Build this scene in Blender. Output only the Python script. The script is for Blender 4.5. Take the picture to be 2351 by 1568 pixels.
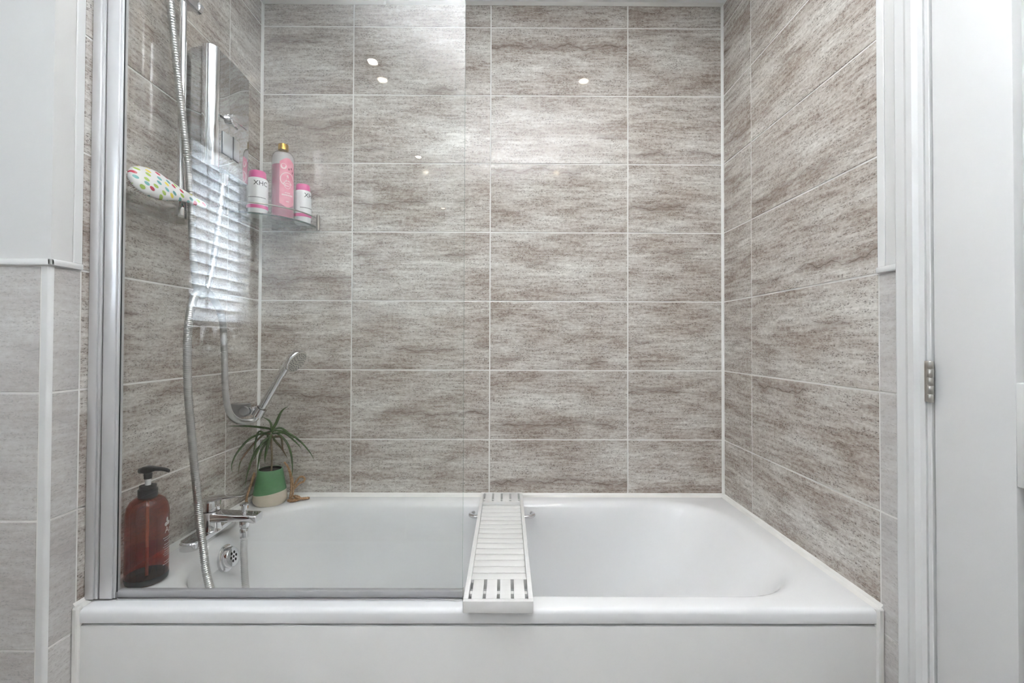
import bpy, bmesh, math, random
from mathutils import Vector, Matrix
random.seed(7)
PI = math.pi
scn = bpy.context.scene
for o in list(bpy.data.objects):
    bpy.data.objects.remove(o)

# ------------------------------------------------------------------ camera
cam_d = bpy.data.cameras.new('camera')
cam = bpy.data.objects.new('camera', cam_d)
scn.collection.objects.link(cam)
F_PX, CX, CY, W_PX = 1044.85, -7.72, -13.38, 2351.0
cam_d.sensor_fit = 'HORIZONTAL'
cam_d.sensor_width = 36.0
cam_d.lens = 36.0 * F_PX / W_PX
cam_d.shift_x = -CX / W_PX
cam_d.shift_y = CY / W_PX
cam_d.clip_start = 0.02
right = (0.9999853, -0.0041451, 0.0034997)
fwd = (0.0040996, 0.9999084, 0.0128996)
up = (-0.0035529, -0.0128851, 0.9999107)
cam.matrix_world = Matrix(((right[0], up[0], -fwd[0], 0.0592),
                           (right[1], up[1], -fwd[1], -1.6567),
                           (right[2], up[2], -fwd[2], 1.121),
                           (0, 0, 0, 1)))
scn.camera = cam

# ------------------------------------------------------------------ world, light, exposure
world = bpy.data.worlds.new('world')
scn.world = world
world.use_nodes = True
world.node_tree.nodes['Background'].inputs[0].default_value = (0.80, 0.90, 1.0, 1)
world.node_tree.nodes['Background'].inputs[1].default_value = 1.0
scn.view_settings.view_transform = 'Standard'
scn.view_settings.look = 'None'
scn.view_settings.gamma = 1.0
scn.view_settings.use_curve_mapping = False
scn.view_settings.exposure = 0.12
scn.cycles.max_bounces = 6
scn.cycles.diffuse_bounces = 4
scn.cycles.glossy_bounces = 3
scn.cycles.caustics_reflective = False
scn.cycles.caustics_refractive = False
scn.cycles.use_light_tree = False
scn.cycles.sample_clamp_indirect = 80.0
scn.cycles.transmission_bounces = 2
scn.cycles.transparent_max_bounces = 12

DOWNLIGHTS = [(-0.535, -0.49), (0.42, -0.49), (-0.54, -1.67), (0.42, -1.67)]
DOWN_W, LENS_E, FLASH_W, PANE_E = 0.5, 60.0, 400.0, 36.0

# the photographer's flash, bounced off the ceiling
fl = bpy.data.lights.new('bounce_flash', 'SPOT')
fl.energy = FLASH_W
fl.spot_size = math.radians(82)
fl.spot_blend = 1.0
fl.shadow_soft_size = 0.06
fl.color = (0.945, 0.98, 1.02)
flo = bpy.data.objects.new('bounce_flash', fl)
scn.collection.objects.link(flo)
flo.location = (0.07, -1.52, 1.32)
flo.rotation_euler = (Vector((0.12, -1.24, 2.36)) - Vector(flo.location)).to_track_quat('-Z', 'Y').to_euler()

# ------------------------------------------------------------------ helpers
def bm_new():
    return bmesh.new()

def obj(name, bm, mat, parent=None, loc=None, rot=None, smooth=False, auto=None):
    if isinstance(bm, bpy.types.Mesh):
        me = bm
    else:
        me = bpy.data.meshes.new(name)
        bmesh.ops.recalc_face_normals(bm, faces=bm.faces)
        bm.to_mesh(me)
        bm.free()
        if mat is not None:
            for m in (mat if isinstance(mat, (list, tuple)) else [mat]):
                me.materials.append(m)
        if smooth:
            me.polygons.foreach_set('use_smooth', [True] * len(me.polygons))
            if auto:
                me.set_sharp_from_angle(angle=math.radians(auto))
    o = bpy.data.objects.new(name, me)
    scn.collection.objects.link(o)
    if loc: o.location = loc
    if rot: o.rotation_euler = rot
    if parent: o.parent = parent
    return o

def tag(o, label, cat, group=None):
    o['label'] = label
    o['category'] = cat
    if group: o['group'] = group
    return o

def thing(name, label, cat, loc=(0, 0, 0), group=None, rotz=0):
    o = bpy.data.objects.new(name, None)
    scn.collection.objects.link(o)
    o.location = loc
    o.rotation_euler = (0, 0, rotz)
    o.empty_display_size = 0.02
    return tag(o, label, cat, group)

def struct(o, label=None, cat=None):
    o['kind'] = 'structure'
    if label: o['label'] = label
    if cat: o['category'] = cat
    return o

def box(bm, x0, x1, y0, y1, z0, z1, bev=0.0, seg=1, mi=0):
    b = bmesh.new()
    vs = [b.verts.new((x, y, z)) for x in (x0, x1) for y in (y0, y1) for z in (z0, z1)]
    for f in ((0, 1, 3, 2), (4, 6, 7, 5), (0, 4, 5, 1), (2, 3, 7, 6), (0, 2, 6, 4), (1, 5, 7, 3)):
        b.faces.new([vs[i] for i in f])
    if bev:
        bmesh.ops.bevel(b, geom=list(b.edges), offset=bev, segments=seg, affect='EDGES', profile=0.5)
    merge(bm, b, mi)
    return bm

def merge(bm, b, mi=0, mtx=None):
    m = {}
    for v in b.verts:
        m[v] = bm.verts.new(mtx @ v.co if mtx else v.co)
    for f in b.faces:
        try:
            nf = bm.faces.new([m[v] for v in f.verts])
            nf.material_index = mi
        except ValueError:
            pass
    b.free()

def ring_faces(bm, r0, r1, closed=True):
    n = len(r0)
    for i in range(n if closed else n - 1):
        j = (i + 1) % n
        try:
            bm.faces.new((r0[i], r0[j], r1[j], r1[i]))
        except ValueError:
            pass

def lathe(bm, prof, n=32, c=(0, 0, 0), cap0=True, cap1=True, mtx=None):
    """prof: list of (radius, z)"""
    rings = []
    for r, z in prof:
        ring = []
        for i in range(n):
            a = 2 * PI * i / n
            p = Vector((r * math.cos(a), r * math.sin(a), z))
            if mtx: p = mtx @ p
            ring.append(bm.verts.new((p.x + c[0], p.y + c[1], p.z + c[2])))
        rings.append(ring)
    for a, b in zip(rings, rings[1:]):
        ring_faces(bm, a, b)
    if cap0: bm.faces.new(rings[0][::-1])
    if cap1: bm.faces.new(rings[-1])
    return bm

def frame_z(d):
    """rotation matrix turning +Z to direction d"""
    return Vector(d).normalized().to_track_quat('Z', 'Y').to_matrix()

def rod(bm, a, b, r, n=16, r2=None):
    a = Vector(a); b = Vector(b)
    m = frame_z(b - a)
    L = (b - a).length
    return lathe(bm, [(r, 0), (r if r2 is None else r2, L)], n, tuple(a), mtx=m)

def catmull(pts, step):
    P = [Vector(p) for p in pts]
    P = [P[0] * 2 - P[1]] + P + [P[-1] * 2 - P[-2]]
    dense = []
    for i in range(1, len(P) - 2):
        p0, p1, p2, p3 = P[i - 1], P[i], P[i + 1], P[i + 2]
        n = 24
        for k in range(n):
            t = k / n
            dense.append(0.5 * ((2 * p1) + (-p0 + p2) * t + (2 * p0 - 5 * p1 + 4 * p2 - p3) * t * t + (-p0 + 3 * p1 - 3 * p2 + p3) * t ** 3))
    dense.append(P[-2])
    out = [dense[0]]
    acc = 0.0
    for a, b in zip(dense, dense[1:]):
        seg = (b - a).length
        if seg < 1e-9: continue
        while acc + seg >= step:
            t = (step - acc) / seg
            a = a.lerp(b, t)
            out.append(a.copy())
            seg = (b - a).length
            acc = 0.0
            if seg < 1e-9: break
        acc += seg
    return out

def tube(bm, path, rad, n=10, caps=True):
    """rad: float or function of index"""
    rings = []
    t_prev = None
    nrm = None
    for i, p in enumerate(path):
        a = path[max(i - 1, 0)]; b = path[min(i + 1, len(path) - 1)]
        t = (b - a).normalized()
        if nrm is None:
            nrm = t.orthogonal().normalized()
        else:
            nrm = (nrm - t * nrm.dot(t)).normalized()
        bn = t.cross(nrm)
        r = rad(i) if callable(rad) else rad
        rings.append([bm.verts.new(p + (nrm * math.cos(2 * PI * k / n) + bn * math.sin(2 * PI * k / n)) * r) for k in range(n)])
    for a, b in zip(rings, rings[1:]):
        ring_faces(bm, a, b)
    if caps:
        bm.faces.new(rings[0][::-1]); bm.faces.new(rings[-1])
    return bm

def hose_bm(pts, r, step=0.0015):
    path = catmull(pts, step)
    bm = bm_new()
    tube(bm, path, lambda i: r if (i % 3) != 0 else r * 0.86, 14)
    return bm

def prism(bm, poly, z0, z1, axis='z'):
    """extrude a 2D polygon; axis z: poly in xy, x: poly in yz, y: poly in xz"""
    def m(p, h):
        return {'z': (p[0], p[1], h), 'x': (h, p[0], p[1]), 'y': (p[0], h, p[1])}[axis]
    a = [bm.verts.new(m(p, z0)) for p in poly]
    b = [bm.verts.new(m(p, z1)) for p in poly]
    ring_faces(bm, a, b)
    bm.faces.new(a[::-1]); bm.faces.new(b)
    return bm

def rrect(x0, x1, y0, y1, r, nc=8, ns=6):
    """rounded rectangle ring with fixed topology"""
    pts = []
    cs = [(x1 - r, y1 - r, 0), (x0 + r, y1 - r, PI / 2), (x0 + r, y0 + r, PI), (x1 - r, y0 + r, 1.5 * PI)]
    for k, (cx, cy, a0) in enumerate(cs):
        arc = [(cx + r * math.cos(a0 + PI / 2 * i / nc), cy + r * math.sin(a0 + PI / 2 * i / nc)) for i in range(nc + 1)]
        pts += arc
        nx = cs[(k + 1) % 4]
        e = (nx[0] + r * math.cos(nx[2]), nx[1] + r * math.sin(nx[2]))
        s = arc[-1]
        for i in range(1, ns):
            t = i / ns
            pts.append((s[0] + (e[0] - s[0]) * t, s[1] + (e[1] - s[1]) * t))
    return pts

def text_faces(s, size, bold=0.0, extrude=0.0, align='CENTER'):
    """(verts, faces) of a text laid in the XY plane"""
    cu = bpy.data.curves.new('txt', 'FONT')
    cu.body = s; cu.size = size; cu.align_x = align; cu.offset = bold; cu.extrude = extrude
    cu.resolution_u = 3
    o = bpy.data.objects.new('txt', cu)
    scn.collection.objects.link(o)
    dg = bpy.context.evaluated_depsgraph_get()
    me = bpy.data.meshes.new_from_object(o.evaluated_get(dg))
    V = [v.co.copy() for v in me.vertices]
    Fs = [list(p.vertices) for p in me.polygons]
    bpy.data.objects.remove(o); bpy.data.curves.remove(cu); bpy.data.meshes.remove(me)
    return V, Fs

def wrap(bm, V, Fs, c, R, phi0, z0):
    """wrap flat (u, v) geometry round an upright cylinder"""
    vs = []
    for v in V:
        a = phi0 + v[0] / R
        vs.append(bm.verts.new((c[0] + R * math.cos(a), c[1] + R * math.sin(a), z0 + v[1])))
    for f in Fs:
        try: bm.faces.new([vs[i] for i in f])
        except ValueError: pass

def quad_strip(u0, u1, v0, v1, n=8):
    V = []; Fs = []
    for i in range(n + 1):
        u = u0 + (u1 - u0) * i / n
        V += [(u, v0), (u, v1)]
    for i in range(n):
        Fs.append([2 * i, 2 * i + 2, 2 * i + 3, 2 * i + 1])
    return V, Fs

# ------------------------------------------------------------------ materials
def mat(name, col, rough=0.5, metal=0.0, spec=0.5, **kw):
    m = bpy.data.materials.new(name)
    m.use_nodes = True
    b = m.node_tree.nodes['Principled BSDF']
    b.inputs['Base Color'].default_value = (*col, 1)
    b.inputs['Roughness'].default_value = rough
    b.inputs['Metallic'].default_value = metal
    b.inputs['Specular IOR Level'].default_value = spec
    for k, v in kw.items():
        b.inputs[k.replace('_', ' ')].default_value = v
    return m

class NT:
    def __init__(self, m):
        self.nt = m.node_tree
    def n(self, t, props=None, **ins):
        nd = self.nt.nodes.new(t)
        for k, v in (props or {}).items(): setattr(nd, k, v)
        for k, v in ins.items():
            key = int(k[1:]) if k[0] == '_' else k
            self.set(nd.inputs[key], v)
        return nd
    def set(self, inp, v):
        if isinstance(v, bpy.types.NodeSocket): self.nt.links.new(v, inp)
        elif isinstance(v, bpy.types.Node): self.nt.links.new(v.outputs[0], inp)
        else: inp.default_value = v
    def math(self, op, a, b=0.0, clamp=False):
        return self.n('ShaderNodeMath', {'operation': op, 'use_clamp': clamp}, _0=a, _1=b).outputs[0]
    def remap(self, v, a, b, c=0.0, d=1.0):
        return self.n('ShaderNodeMapRange', {'clamp': True}, _0=v, _1=a, _2=b, _3=c, _4=d).outputs[0]
    def mix(self, f, a, b, mode='MIX'):
        nd = self.n('ShaderNodeMix', {'data_type': 'RGBA', 'blend_type': mode})
        self.set(nd.inputs[0], f); self.set(nd.inputs[6], a); self.set(nd.inputs[7], b)
        return nd.outputs[2]
    def noise(self, vec, scale, detail=4, rough=0.55, dist=0.0, dim='3D'):
        return self.n('ShaderNodeTexNoise', {'noise_dimensions': dim}, Vector=vec, Scale=scale, Detail=detail, Roughness=rough, Distortion=dist).outputs[0]
    def scale(self, vec, s):
        return self.n('ShaderNodeVectorMath', {'operation': 'MULTIPLY'}, _0=vec, _1=s).outputs[0]

def c4(r, g, b): return (r, g, b, 1)

def make_tile_mat(name='travertine_tile', pale=0.0, gain=(1.15, 1.14, 1.125)):
    m = mat(name, (0.5, 0.47, 0.44), 0.06)
    t = NT(m)
    bsdf = m.node_tree.nodes['Principled BSDF']
    co = t.n('ShaderNodeTexCoord').outputs['Object']
    rnd = t.n('ShaderNodeObjectInfo').outputs['Random']
    off = t.n('ShaderNodeCombineXYZ', None, _0=t.math('MULTIPLY', rnd, 57.0), _1=t.math('MULTIPLY', rnd, 23.0), _2=t.math('MULTIPLY', rnd, 91.0))
    p3 = t.n('ShaderNodeVectorMath', {'operation': 'ADD'}, _0=co, _1=off).outputs[0]
    ps = t.n('ShaderNodeSeparateXYZ', None, _0=p3)
    p = t.n('ShaderNodeCombineXYZ', None, _0=ps.outputs[0], _1=ps.outputs[2], _2=0.0).outputs[0]      # face plane of the tile
    NZ = lambda v, sc, d=2, r=0.55, w=0.0: t.noise(v, sc, d, r, w, '2D')
    big = NZ(t.scale(p, (2.6, 9.0, 1)), 1.35, 2, 0.58)
    streak = NZ(t.scale(p, (11.0, 85.0, 1)), 1.0, 2, 0.75)
    blot = NZ(t.scale(p, (1.0, 1.6, 1)), 74.0, 2, 0.75)
    # body: pale flecks and streaks through grey to mauve brown
    v = t.math('ADD', t.math('MULTIPLY', big, 0.40), t.math('ADD', t.math('MULTIPLY', streak, 0.27), t.math('MULTIPLY', blot, 0.33)))
    cr = t.n('ShaderNodeValToRGB', None, _0=v)
    e = cr.color_ramp.elements
    e[0].position = 0.31; e[0].color = c4(0.680, 0.660, 0.625)
    e[1].position = 0.72; e[1].color = c4(0.200, 0.164, 0.140)
    for pos, c_ in ((0.42, c4(0.540, 0.518, 0.485)), (0.51, c4(0.445, 0.408, 0.374)), (0.595, c4(0.350, 0.300, 0.264))):
        x = e.new(pos); x.color = c_
    col = cr.outputs[0]
    # pits in loose bands
    pit = t.remap(NZ(t.scale(p, (0.7, 1.45, 1)), 225.0, 1, 0.6), 0.585, 0.66)
    pit = t.math('MULTIPLY', pit, t.remap(streak, 0.44, 0.56))
    col = t.mix(t.math('MULTIPLY', pit, 0.70), col, c4(0.115, 0.098, 0.086))
    # a crack that runs along the tile at its own height, with a brown margin
    wob = NZ(t.scale(p, (5.5, 0.0, 1)), 1.0, 3, 0.70)
    h = t.math('MULTIPLY', t.math('SUBTRACT', t.math('FRACT', t.math('MULTIPLY', rnd, 7.13)), 0.5), 0.21)
    zz = t.math('MULTIPLY_ADD', wob, 0.085)
    t.set(zz.node.inputs[2], t.n('ShaderNodeSeparateXYZ', None, _0=co).outputs[2])
    d = t.math('ABSOLUTE', t.math('SUBTRACT', t.math('SUBTRACT', zz, 0.0425), h))
    msk = t.remap(big, 0.46, 0.54)
    col = t.mix(t.math('MULTIPLY', t.remap(d, 0.0, 0.022, 0.5, 0), msk), col, c4(0.225, 0.180, 0.155))
    col = t.mix(t.math('MULTIPLY', t.remap(d, 0.0002, t.remap(streak, 0.35, 0.65, 0.0007, 0.0030), 0.72, 0), msk), col, c4(0.130, 0.104, 0.090))
    if pale: col = t.mix(pale, col, c4(0.535, 0.525, 0.515))
    t.set(bsdf.inputs['Base Color'], t.scale(col, gain))
    return m

def make_glass(name, tint, ior=1.5, rough=0.0):
    """clear architectural glass: straight-through transmission plus Fresnel reflection on both faces"""
    m = bpy.data.materials.new(name)
    m.use_nodes = True
    m.node_tree.nodes.clear()
    t = NT(m)
    out = t.n('ShaderNodeOutputMaterial')
    back = t.n('ShaderNodeNewGeometry').outputs['Backfacing']
    fr = t.n('ShaderNodeFresnel', None, IOR=t.remap(back, 0, 1, ior, 1 / ior))
    mix = t.n('ShaderNodeMixShader', None, _0=fr.outputs[0], _1=t.n('ShaderNodeBsdfTransparent', None, Color=(*tint, 1)),
              _2=t.n('ShaderNodeBsdfGlossy', None, Color=(1, 1, 1, 1), Roughness=rough))
    t.set(out.inputs[0], mix.outputs[0])
    return m

def make_emit(name, col, e):
    m = bpy.data.materials.new(name)
    m.use_nodes = True
    m.node_tree.nodes.clear()
    t = NT(m)
    out = t.n('ShaderNodeOutputMaterial')
    em = t.n('ShaderNodeEmission', None, Color=(*col, 1), Strength=e)
    t.set(out.inputs[0], em.outputs[0])
    return m

def make_dots():
    m = mat('dotted_plastic', (0.86, 0.85, 0.84), 0.25)
    t = NT(m)
    b = m.node_tree.nodes['Principled BSDF']
    co = t.n('ShaderNodeTexCoord').outputs['Object']
    rot = t.n('ShaderNodeVectorRotate', {'rotation_type': 'Z_AXIS'}, Vector=co, Angle=0.5).outputs[0]
    sc = t.scale(rot, (46.0, 68.0, 0.0))
    vo = t.n('ShaderNodeTexVoronoi', {'feature': 'F1', 'voronoi_dimensions': '2D'}, Vector=sc, Scale=1.0, Randomness=0.42)
    d = t.remap(vo.outputs['Distance'], 0.26, 0.31, 1.0, 0.0)
    sep = t.n('ShaderNodeSeparateColor', None, _0=vo.outputs['Color']).outputs[0]
    cr = t.n('ShaderNodeValToRGB', None, _0=sep)
    e = cr.color_ramp
    e.interpolation = 'CONSTANT'
    cols = [(0.0, (0.62, 0.03, 0.08)), (0.25, (0.85, 0.70, 0.08)), (0.5, (0.42, 0.60, 0.10)), (0.75, (0.16, 0.42, 0.42))]
    e.elements[0].color = (*cols[0][1], 1)
    e.elements[1].position = 0.25; e.elements[1].color = (*cols[1][1], 1)
    for pos, c in cols[2:]:
        x = e.elements.new(pos); x.color = (*c, 1)
    t.set(b.inputs['Base Color'], t.mix(d, c4(0.86, 0.85, 0.84), cr.outputs[0]))
    return m

def noise_tint(m, c0, c1, scale, stretch=(1, 1, 1)):
    t = NT(m)
    b = m.node_tree.nodes['Principled BSDF']
    co = t.n('ShaderNodeTexCoord').outputs['Object']
    f = t.remap(t.noise(t.scale(co, stretch), scale, 1, 0.6), 0.3, 0.7)
    t.set(b.inputs['Base Color'], t.mix(f, c4(*c0), c4(*c1)))
    return m

M = {}
M['tile'] = make_tile_mat()
M['pale_tile'] = make_tile_mat('pale_grey_tile', 0.60, (1.16, 1.16, 1.165))
M['grout'] = noise_tint(mat('white_grout', (0.82, 0.805, 0.775), 0.75), (0.84, 0.825, 0.80), (0.79, 0.77, 0.735), 14)
M['paint'] = noise_tint(mat('wall_paint', (0.68, 0.675, 0.665), 0.55), (0.69, 0.685, 0.675), (0.67, 0.665, 0.65), 3)
M['ceil'] = noise_tint(mat('ceiling_paint', (0.86, 0.86, 0.86), 0.8), (0.87, 0.87, 0.87), (0.85, 0.85, 0.85), 2)
M['gloss_paint'] = noise_tint(mat('white_gloss_paint', (0.73, 0.73, 0.725), 0.28), (0.735, 0.735, 0.73), (0.72, 0.72, 0.715), 5)
M['trim'] = noise_tint(mat('white_plastic_trim', (0.76, 0.76, 0.75), 0.3), (0.77, 0.77, 0.76), (0.75, 0.75, 0.74), 8)
M['silicone'] = noise_tint(mat('white_silicone', (0.84, 0.83, 0.80), 0.35), (0.85, 0.84, 0.81), (0.81, 0.80, 0.77), 20)
M['acrylic'] = noise_tint(mat('white_acrylic', (0.85, 0.855, 0.86), 0.10), (0.86, 0.865, 0.87), (0.845, 0.85, 0.855), 2)
M['panel'] = noise_tint(mat('bath_panel_acrylic', (0.83, 0.825, 0.81), 0.22), (0.835, 0.83, 0.815), (0.82, 0.815, 0.80), 2)
M['chrome'] = noise_tint(mat('chrome', (0.80, 0.80, 0.81), 0.05, 1.0), (0.80, 0.80, 0.81), (0.77, 0.77, 0.78), 9)
M['dull_chrome'] = noise_tint(mat('silver_metal', (0.72, 0.72, 0.73), 0.16, 1.0), (0.74, 0.74, 0.75), (0.69, 0.69, 0.70), 12)
M['aluminium'] = noise_tint(mat('polished_aluminium', (0.72, 0.72, 0.73), 0.28, 0.40), (0.73, 0.73, 0.74), (0.71, 0.71, 0.72), 12)
M['hose'] = noise_tint(mat('steel_hose', (0.56, 0.56, 0.55), 0.30, 1.0), (0.59, 0.59, 0.58), (0.53, 0.53, 0.52), 30)
M['bracket'] = noise_tint(mat('dark_chrome', (0.36, 0.36, 0.37), 0.28, 0.9), (0.38, 0.38, 0.39), (0.33, 0.33, 0.34), 16)
M['satin'] = noise_tint(mat('satin_chrome', (0.52, 0.50, 0.47), 0.28, 1.0), (0.54, 0.52, 0.49), (0.48, 0.46, 0.43), 16)
M['mirror'] = noise_tint(mat('mirror_face', (0.56, 0.56, 0.56), 0.02, 1.0), (0.57, 0.57, 0.57), (0.55, 0.55, 0.55), 4)
M['seal'] = noise_tint(mat('grey_seal', (0.42, 0.42, 0.43), 0.25), (0.44, 0.44, 0.45), (0.40, 0.40, 0.41), 10)
M['dark_seal_and_gap'] = noise_tint(mat('dark_rubber_and_gap_shade', (0.03, 0.035, 0.035), 0.4), (0.035, 0.04, 0.04), (0.025, 0.03, 0.03), 15)  # gasket rubber; also painted shade for the gap in the screen profile
M['black'] = noise_tint(mat('black_plastic', (0.018, 0.018, 0.019), 0.38), (0.02, 0.02, 0.021), (0.014, 0.014, 0.015), 15)
M['hole'] = noise_tint(mat('dark_hole', (0.01, 0.01, 0.01), 0.8), (0.012, 0.012, 0.012), (0.008, 0.008, 0.008), 20)
M['white_wood'] = noise_tint(mat('white_lacquered_wood', (0.83, 0.825, 0.81), 0.35), (0.84, 0.835, 0.82), (0.81, 0.805, 0.79), 30, (1, 6, 1))
M['glass'] = make_glass('screen_glass', (0.985, 0.992, 0.988))
M['glass_edge'] = make_glass('green_edge_glass', (0.30, 0.42, 0.36))
M['screen_edge'] = make_glass('screen_edge_glass', (0.80, 0.87, 0.84))
M['shelf_glass'] = make_glass('shelf_glass', (0.93, 0.965, 0.945))
M['clear'] = make_glass('clear_plastic', (0.90, 0.89, 0.87), 1.45, 0.03)
M['pink_clear'] = make_glass('clear_bottle', (0.86, 0.85, 0.85), 1.45, 0.04)
M['amber'] = make_glass('amber_bottle', (0.62, 0.25, 0.14), 1.5, 0.0)
M['amber_liquid'] = make_glass('amber_liquid', (0.92, 0.55, 0.45), 1.06, 0.0)
M['pink_liquid'] = noise_tint(mat('pink_liquid', (0.62, 0.22, 0.30), 0.3), (0.66, 0.25, 0.33), (0.58, 0.19, 0.27), 12)
M['milky'] = noise_tint(mat('milky_foam', (0.72, 0.68, 0.68), 0.4), (0.74, 0.70, 0.70), (0.68, 0.64, 0.64), 25)
M['label_pink'] = noise_tint(mat('pink_label', (0.80, 0.28, 0.37), 0.4), (0.84, 0.34, 0.43), (0.76, 0.23, 0.32), 40)
M['label_pale'] = noise_tint(mat('pale_pink_print', (0.90, 0.66, 0.68), 0.45), (0.92, 0.70, 0.72), (0.88, 0.62, 0.64), 40)
M['seed'] = noise_tint(mat('dark_red_print', (0.30, 0.05, 0.08), 0.45), (0.33, 0.06, 0.09), (0.26, 0.04, 0.06), 60)
M['hot_pink'] = noise_tint(mat('hot_pink_plastic', (0.76, 0.11, 0.34), 0.35), (0.78, 0.13, 0.37), (0.72, 0.09, 0.30), 10)
M['white_bottle'] = noise_tint(mat('white_bottle_plastic', (0.80, 0.80, 0.80), 0.3), (0.81, 0.81, 0.81), (0.78, 0.78, 0.78), 10)
M['ink'] = noise_tint(mat('black_print', (0.03, 0.03, 0.03), 0.5), (0.035, 0.035, 0.035), (0.025, 0.025, 0.025), 50)
M['grey_ink'] = noise_tint(mat('grey_print', (0.18, 0.18, 0.19), 0.5), (0.20, 0.20, 0.21), (0.16, 0.16, 0.17), 50)
M['white_ink'] = noise_tint(mat('white_print', (0.62, 0.57, 0.55), 0.5), (0.65, 0.60, 0.58), (0.58, 0.53, 0.51), 50)
M['label_grey'] = noise_tint(mat('pale_grey_plate', (0.55, 0.57, 0.58), 0.2, 0.3), (0.57, 0.59, 0.60), (0.52, 0.54, 0.55), 10)
M['bronze'] = noise_tint(mat('bronze_metal', (0.40, 0.36, 0.31), 0.30, 0.95), (0.42, 0.38, 0.33), (0.36, 0.32, 0.27), 16)
M['gold'] = noise_tint(mat('gold_cap', (0.60, 0.37, 0.08), 0.25, 0.9), (0.63, 0.40, 0.09), (0.56, 0.34, 0.07), 30)
M['dots'] = make_dots()
M['bristle'] = noise_tint(mat('brown_bristle', (0.22, 0.13, 0.11), 0.5), (0.26, 0.16, 0.14), (0.18, 0.10, 0.08), 60)
M['pot_green'] = noise_tint(mat('green_glaze', (0.10, 0.26, 0.115), 0.45), (0.11, 0.28, 0.125), (0.09, 0.24, 0.105), 25)
M['pot_cream'] = noise_tint(mat('cream_ceramic', (0.66, 0.59, 0.48), 0.55), (0.69, 0.62, 0.51), (0.62, 0.55, 0.44), 25)
M['soil'] = noise_tint(mat('dark_soil', (0.015, 0.012, 0.01), 0.9), (0.03, 0.022, 0.016), (0.008, 0.006, 0.005), 120)
M['leaf'] = noise_tint(mat('leaf_green', (0.055, 0.115, 0.025), 0.4), (0.085, 0.155, 0.035), (0.03, 0.07, 0.018), 45)
M['leaf_dry'] = noise_tint(mat('leaf_with_dry_tip', (0.12, 0.07, 0.035), 0.5), (0.075, 0.10, 0.03), (0.20, 0.10, 0.06), 30)
M['stem'] = noise_tint(mat('plant_stem', (0.20, 0.15, 0.09), 0.6), (0.24, 0.18, 0.11), (0.15, 0.11, 0.06), 60)
M['jute'] = noise_tint(mat('jute_rope', (0.42, 0.25, 0.12), 0.85), (0.50, 0.32, 0.17), (0.30, 0.16, 0.07), 160)
M['nozzle'] = noise_tint(mat('spray_plate', (0.50, 0.48, 0.42), 0.4), (0.53, 0.51, 0.45), (0.46, 0.44, 0.38), 40)
M['floor'] = noise_tint(mat('floor_vinyl', (0.50, 0.48, 0.46), 0.35), (0.53, 0.51, 0.49), (0.46, 0.44, 0.42), 9)
M['lens'] = make_emit('lamp_lens', (1.0, 0.90, 0.72), LENS_E)
M['lens'].cycles.emission_sampling = 'NONE'
M['pane'] = make_emit('daylit_frosted_pane', (0.86, 0.94, 1.0), PANE_E)
M['letter_backlight'] = make_emit('added_letter_glow', (0.90, 0.95, 1.0), 2.6)  # added glow behind the sill letters, not a real pane
M['letter_backlight'].cycles.emission_sampling = 'NONE'
M['letter'] = noise_tint(mat('taupe_letter', (0.15, 0.13, 0.12), 0.6), (0.16, 0.14, 0.13), (0.13, 0.115, 0.105), 20)
blind = mat('white_slat', (0.80, 0.81, 0.82), 0.4)
M['slat'] = noise_tint(blind, (0.82, 0.83, 0.84), (0.78, 0.79, 0.80), 6)
_t = NT(blind)
_mx = _t.n('ShaderNodeMixShader', None, _0=0.45, _1=blind.node_tree.nodes['Principled BSDF'].outputs[0], _2=_t.n('ShaderNodeBsdfTranslucent', None, Color=(0.9, 0.92, 0.95, 1)).outputs[0])
_t.set(blind.node_tree.nodes['Material Output'].inputs[0], _mx.outputs[0])

# ------------------------------------------------------------------ the room shell
L, R = -0.8406, 0.8495           # tiled faces of the left and right walls; back wall face is y = 0
GR = 0.0015                      # joints lie this far behind the tile face
ROWS = [0.765 + 0.2515 * k for k in range(-1, 7)]
CEIL = 2.362
XW, YR = -1.35, -2.20            # window wall, rear wall
Y_NIB = -0.757
HALF = 1.268                     # top of the half-height tiling

struct(obj('floor', box(bm_new(), XW - 0.1, R + 0.2, YR - 0.1, 0.1, -0.05, 0.0), M['floor']), 'grey vinyl bathroom floor', 'floor')
struct(obj('ceiling', box(bm_new(), XW - 0.1, R + 0.2, YR - 0.1, 0.1, CEIL, CEIL + 0.05), M['ceil']), 'white painted ceiling', 'ceiling')
wall_back = struct(obj('wall_back', box(bm_new(), L - 0.05, R + 0.1, GR, 0.10, 0, CEIL), M['grout']), 'back wall of grey brown travertine-look tiles above the bath', 'wall')
wall_left = struct(obj('wall_left', box(bm_new(), XW - 0.1, L - GR, Y_NIB + GR, GR, 0, CEIL), M['grout']), 'left wall with tiled bath side and painted end', 'wall')
wall_right = struct(obj('wall_right', box(bm_new(), R + GR, R + 0.12, -0.812, GR, 0, CEIL), M['grout']), 'right wall tiled beside the bath and painted by the door', 'wall')
bm = bm_new()
box(bm, R + GR, R + 0.12, YR, -1.615, 0, CEIL)
box(bm, R + GR, R + 0.12, -1.615, -0.812, 2.03, CEIL)
obj('wall_around_door', bm, M['paint'], wall_right)
obj('plaster', box(bm_new(), R + 0.0003, R + GR, -0.812, -0.712, HALF, CEIL), M['paint'], wall_right)
obj('plaster', box(bm_new(), XW, L - GR, Y_NIB + 0.0003, Y_NIB + GR, HALF, CEIL), M['paint'], wall_left)
obj('plaster', box(bm_new(), L - GR, L - 0.0003, Y_NIB + 0.0003, -0.712, HALF, CEIL), M['paint'], wall_left)
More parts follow.
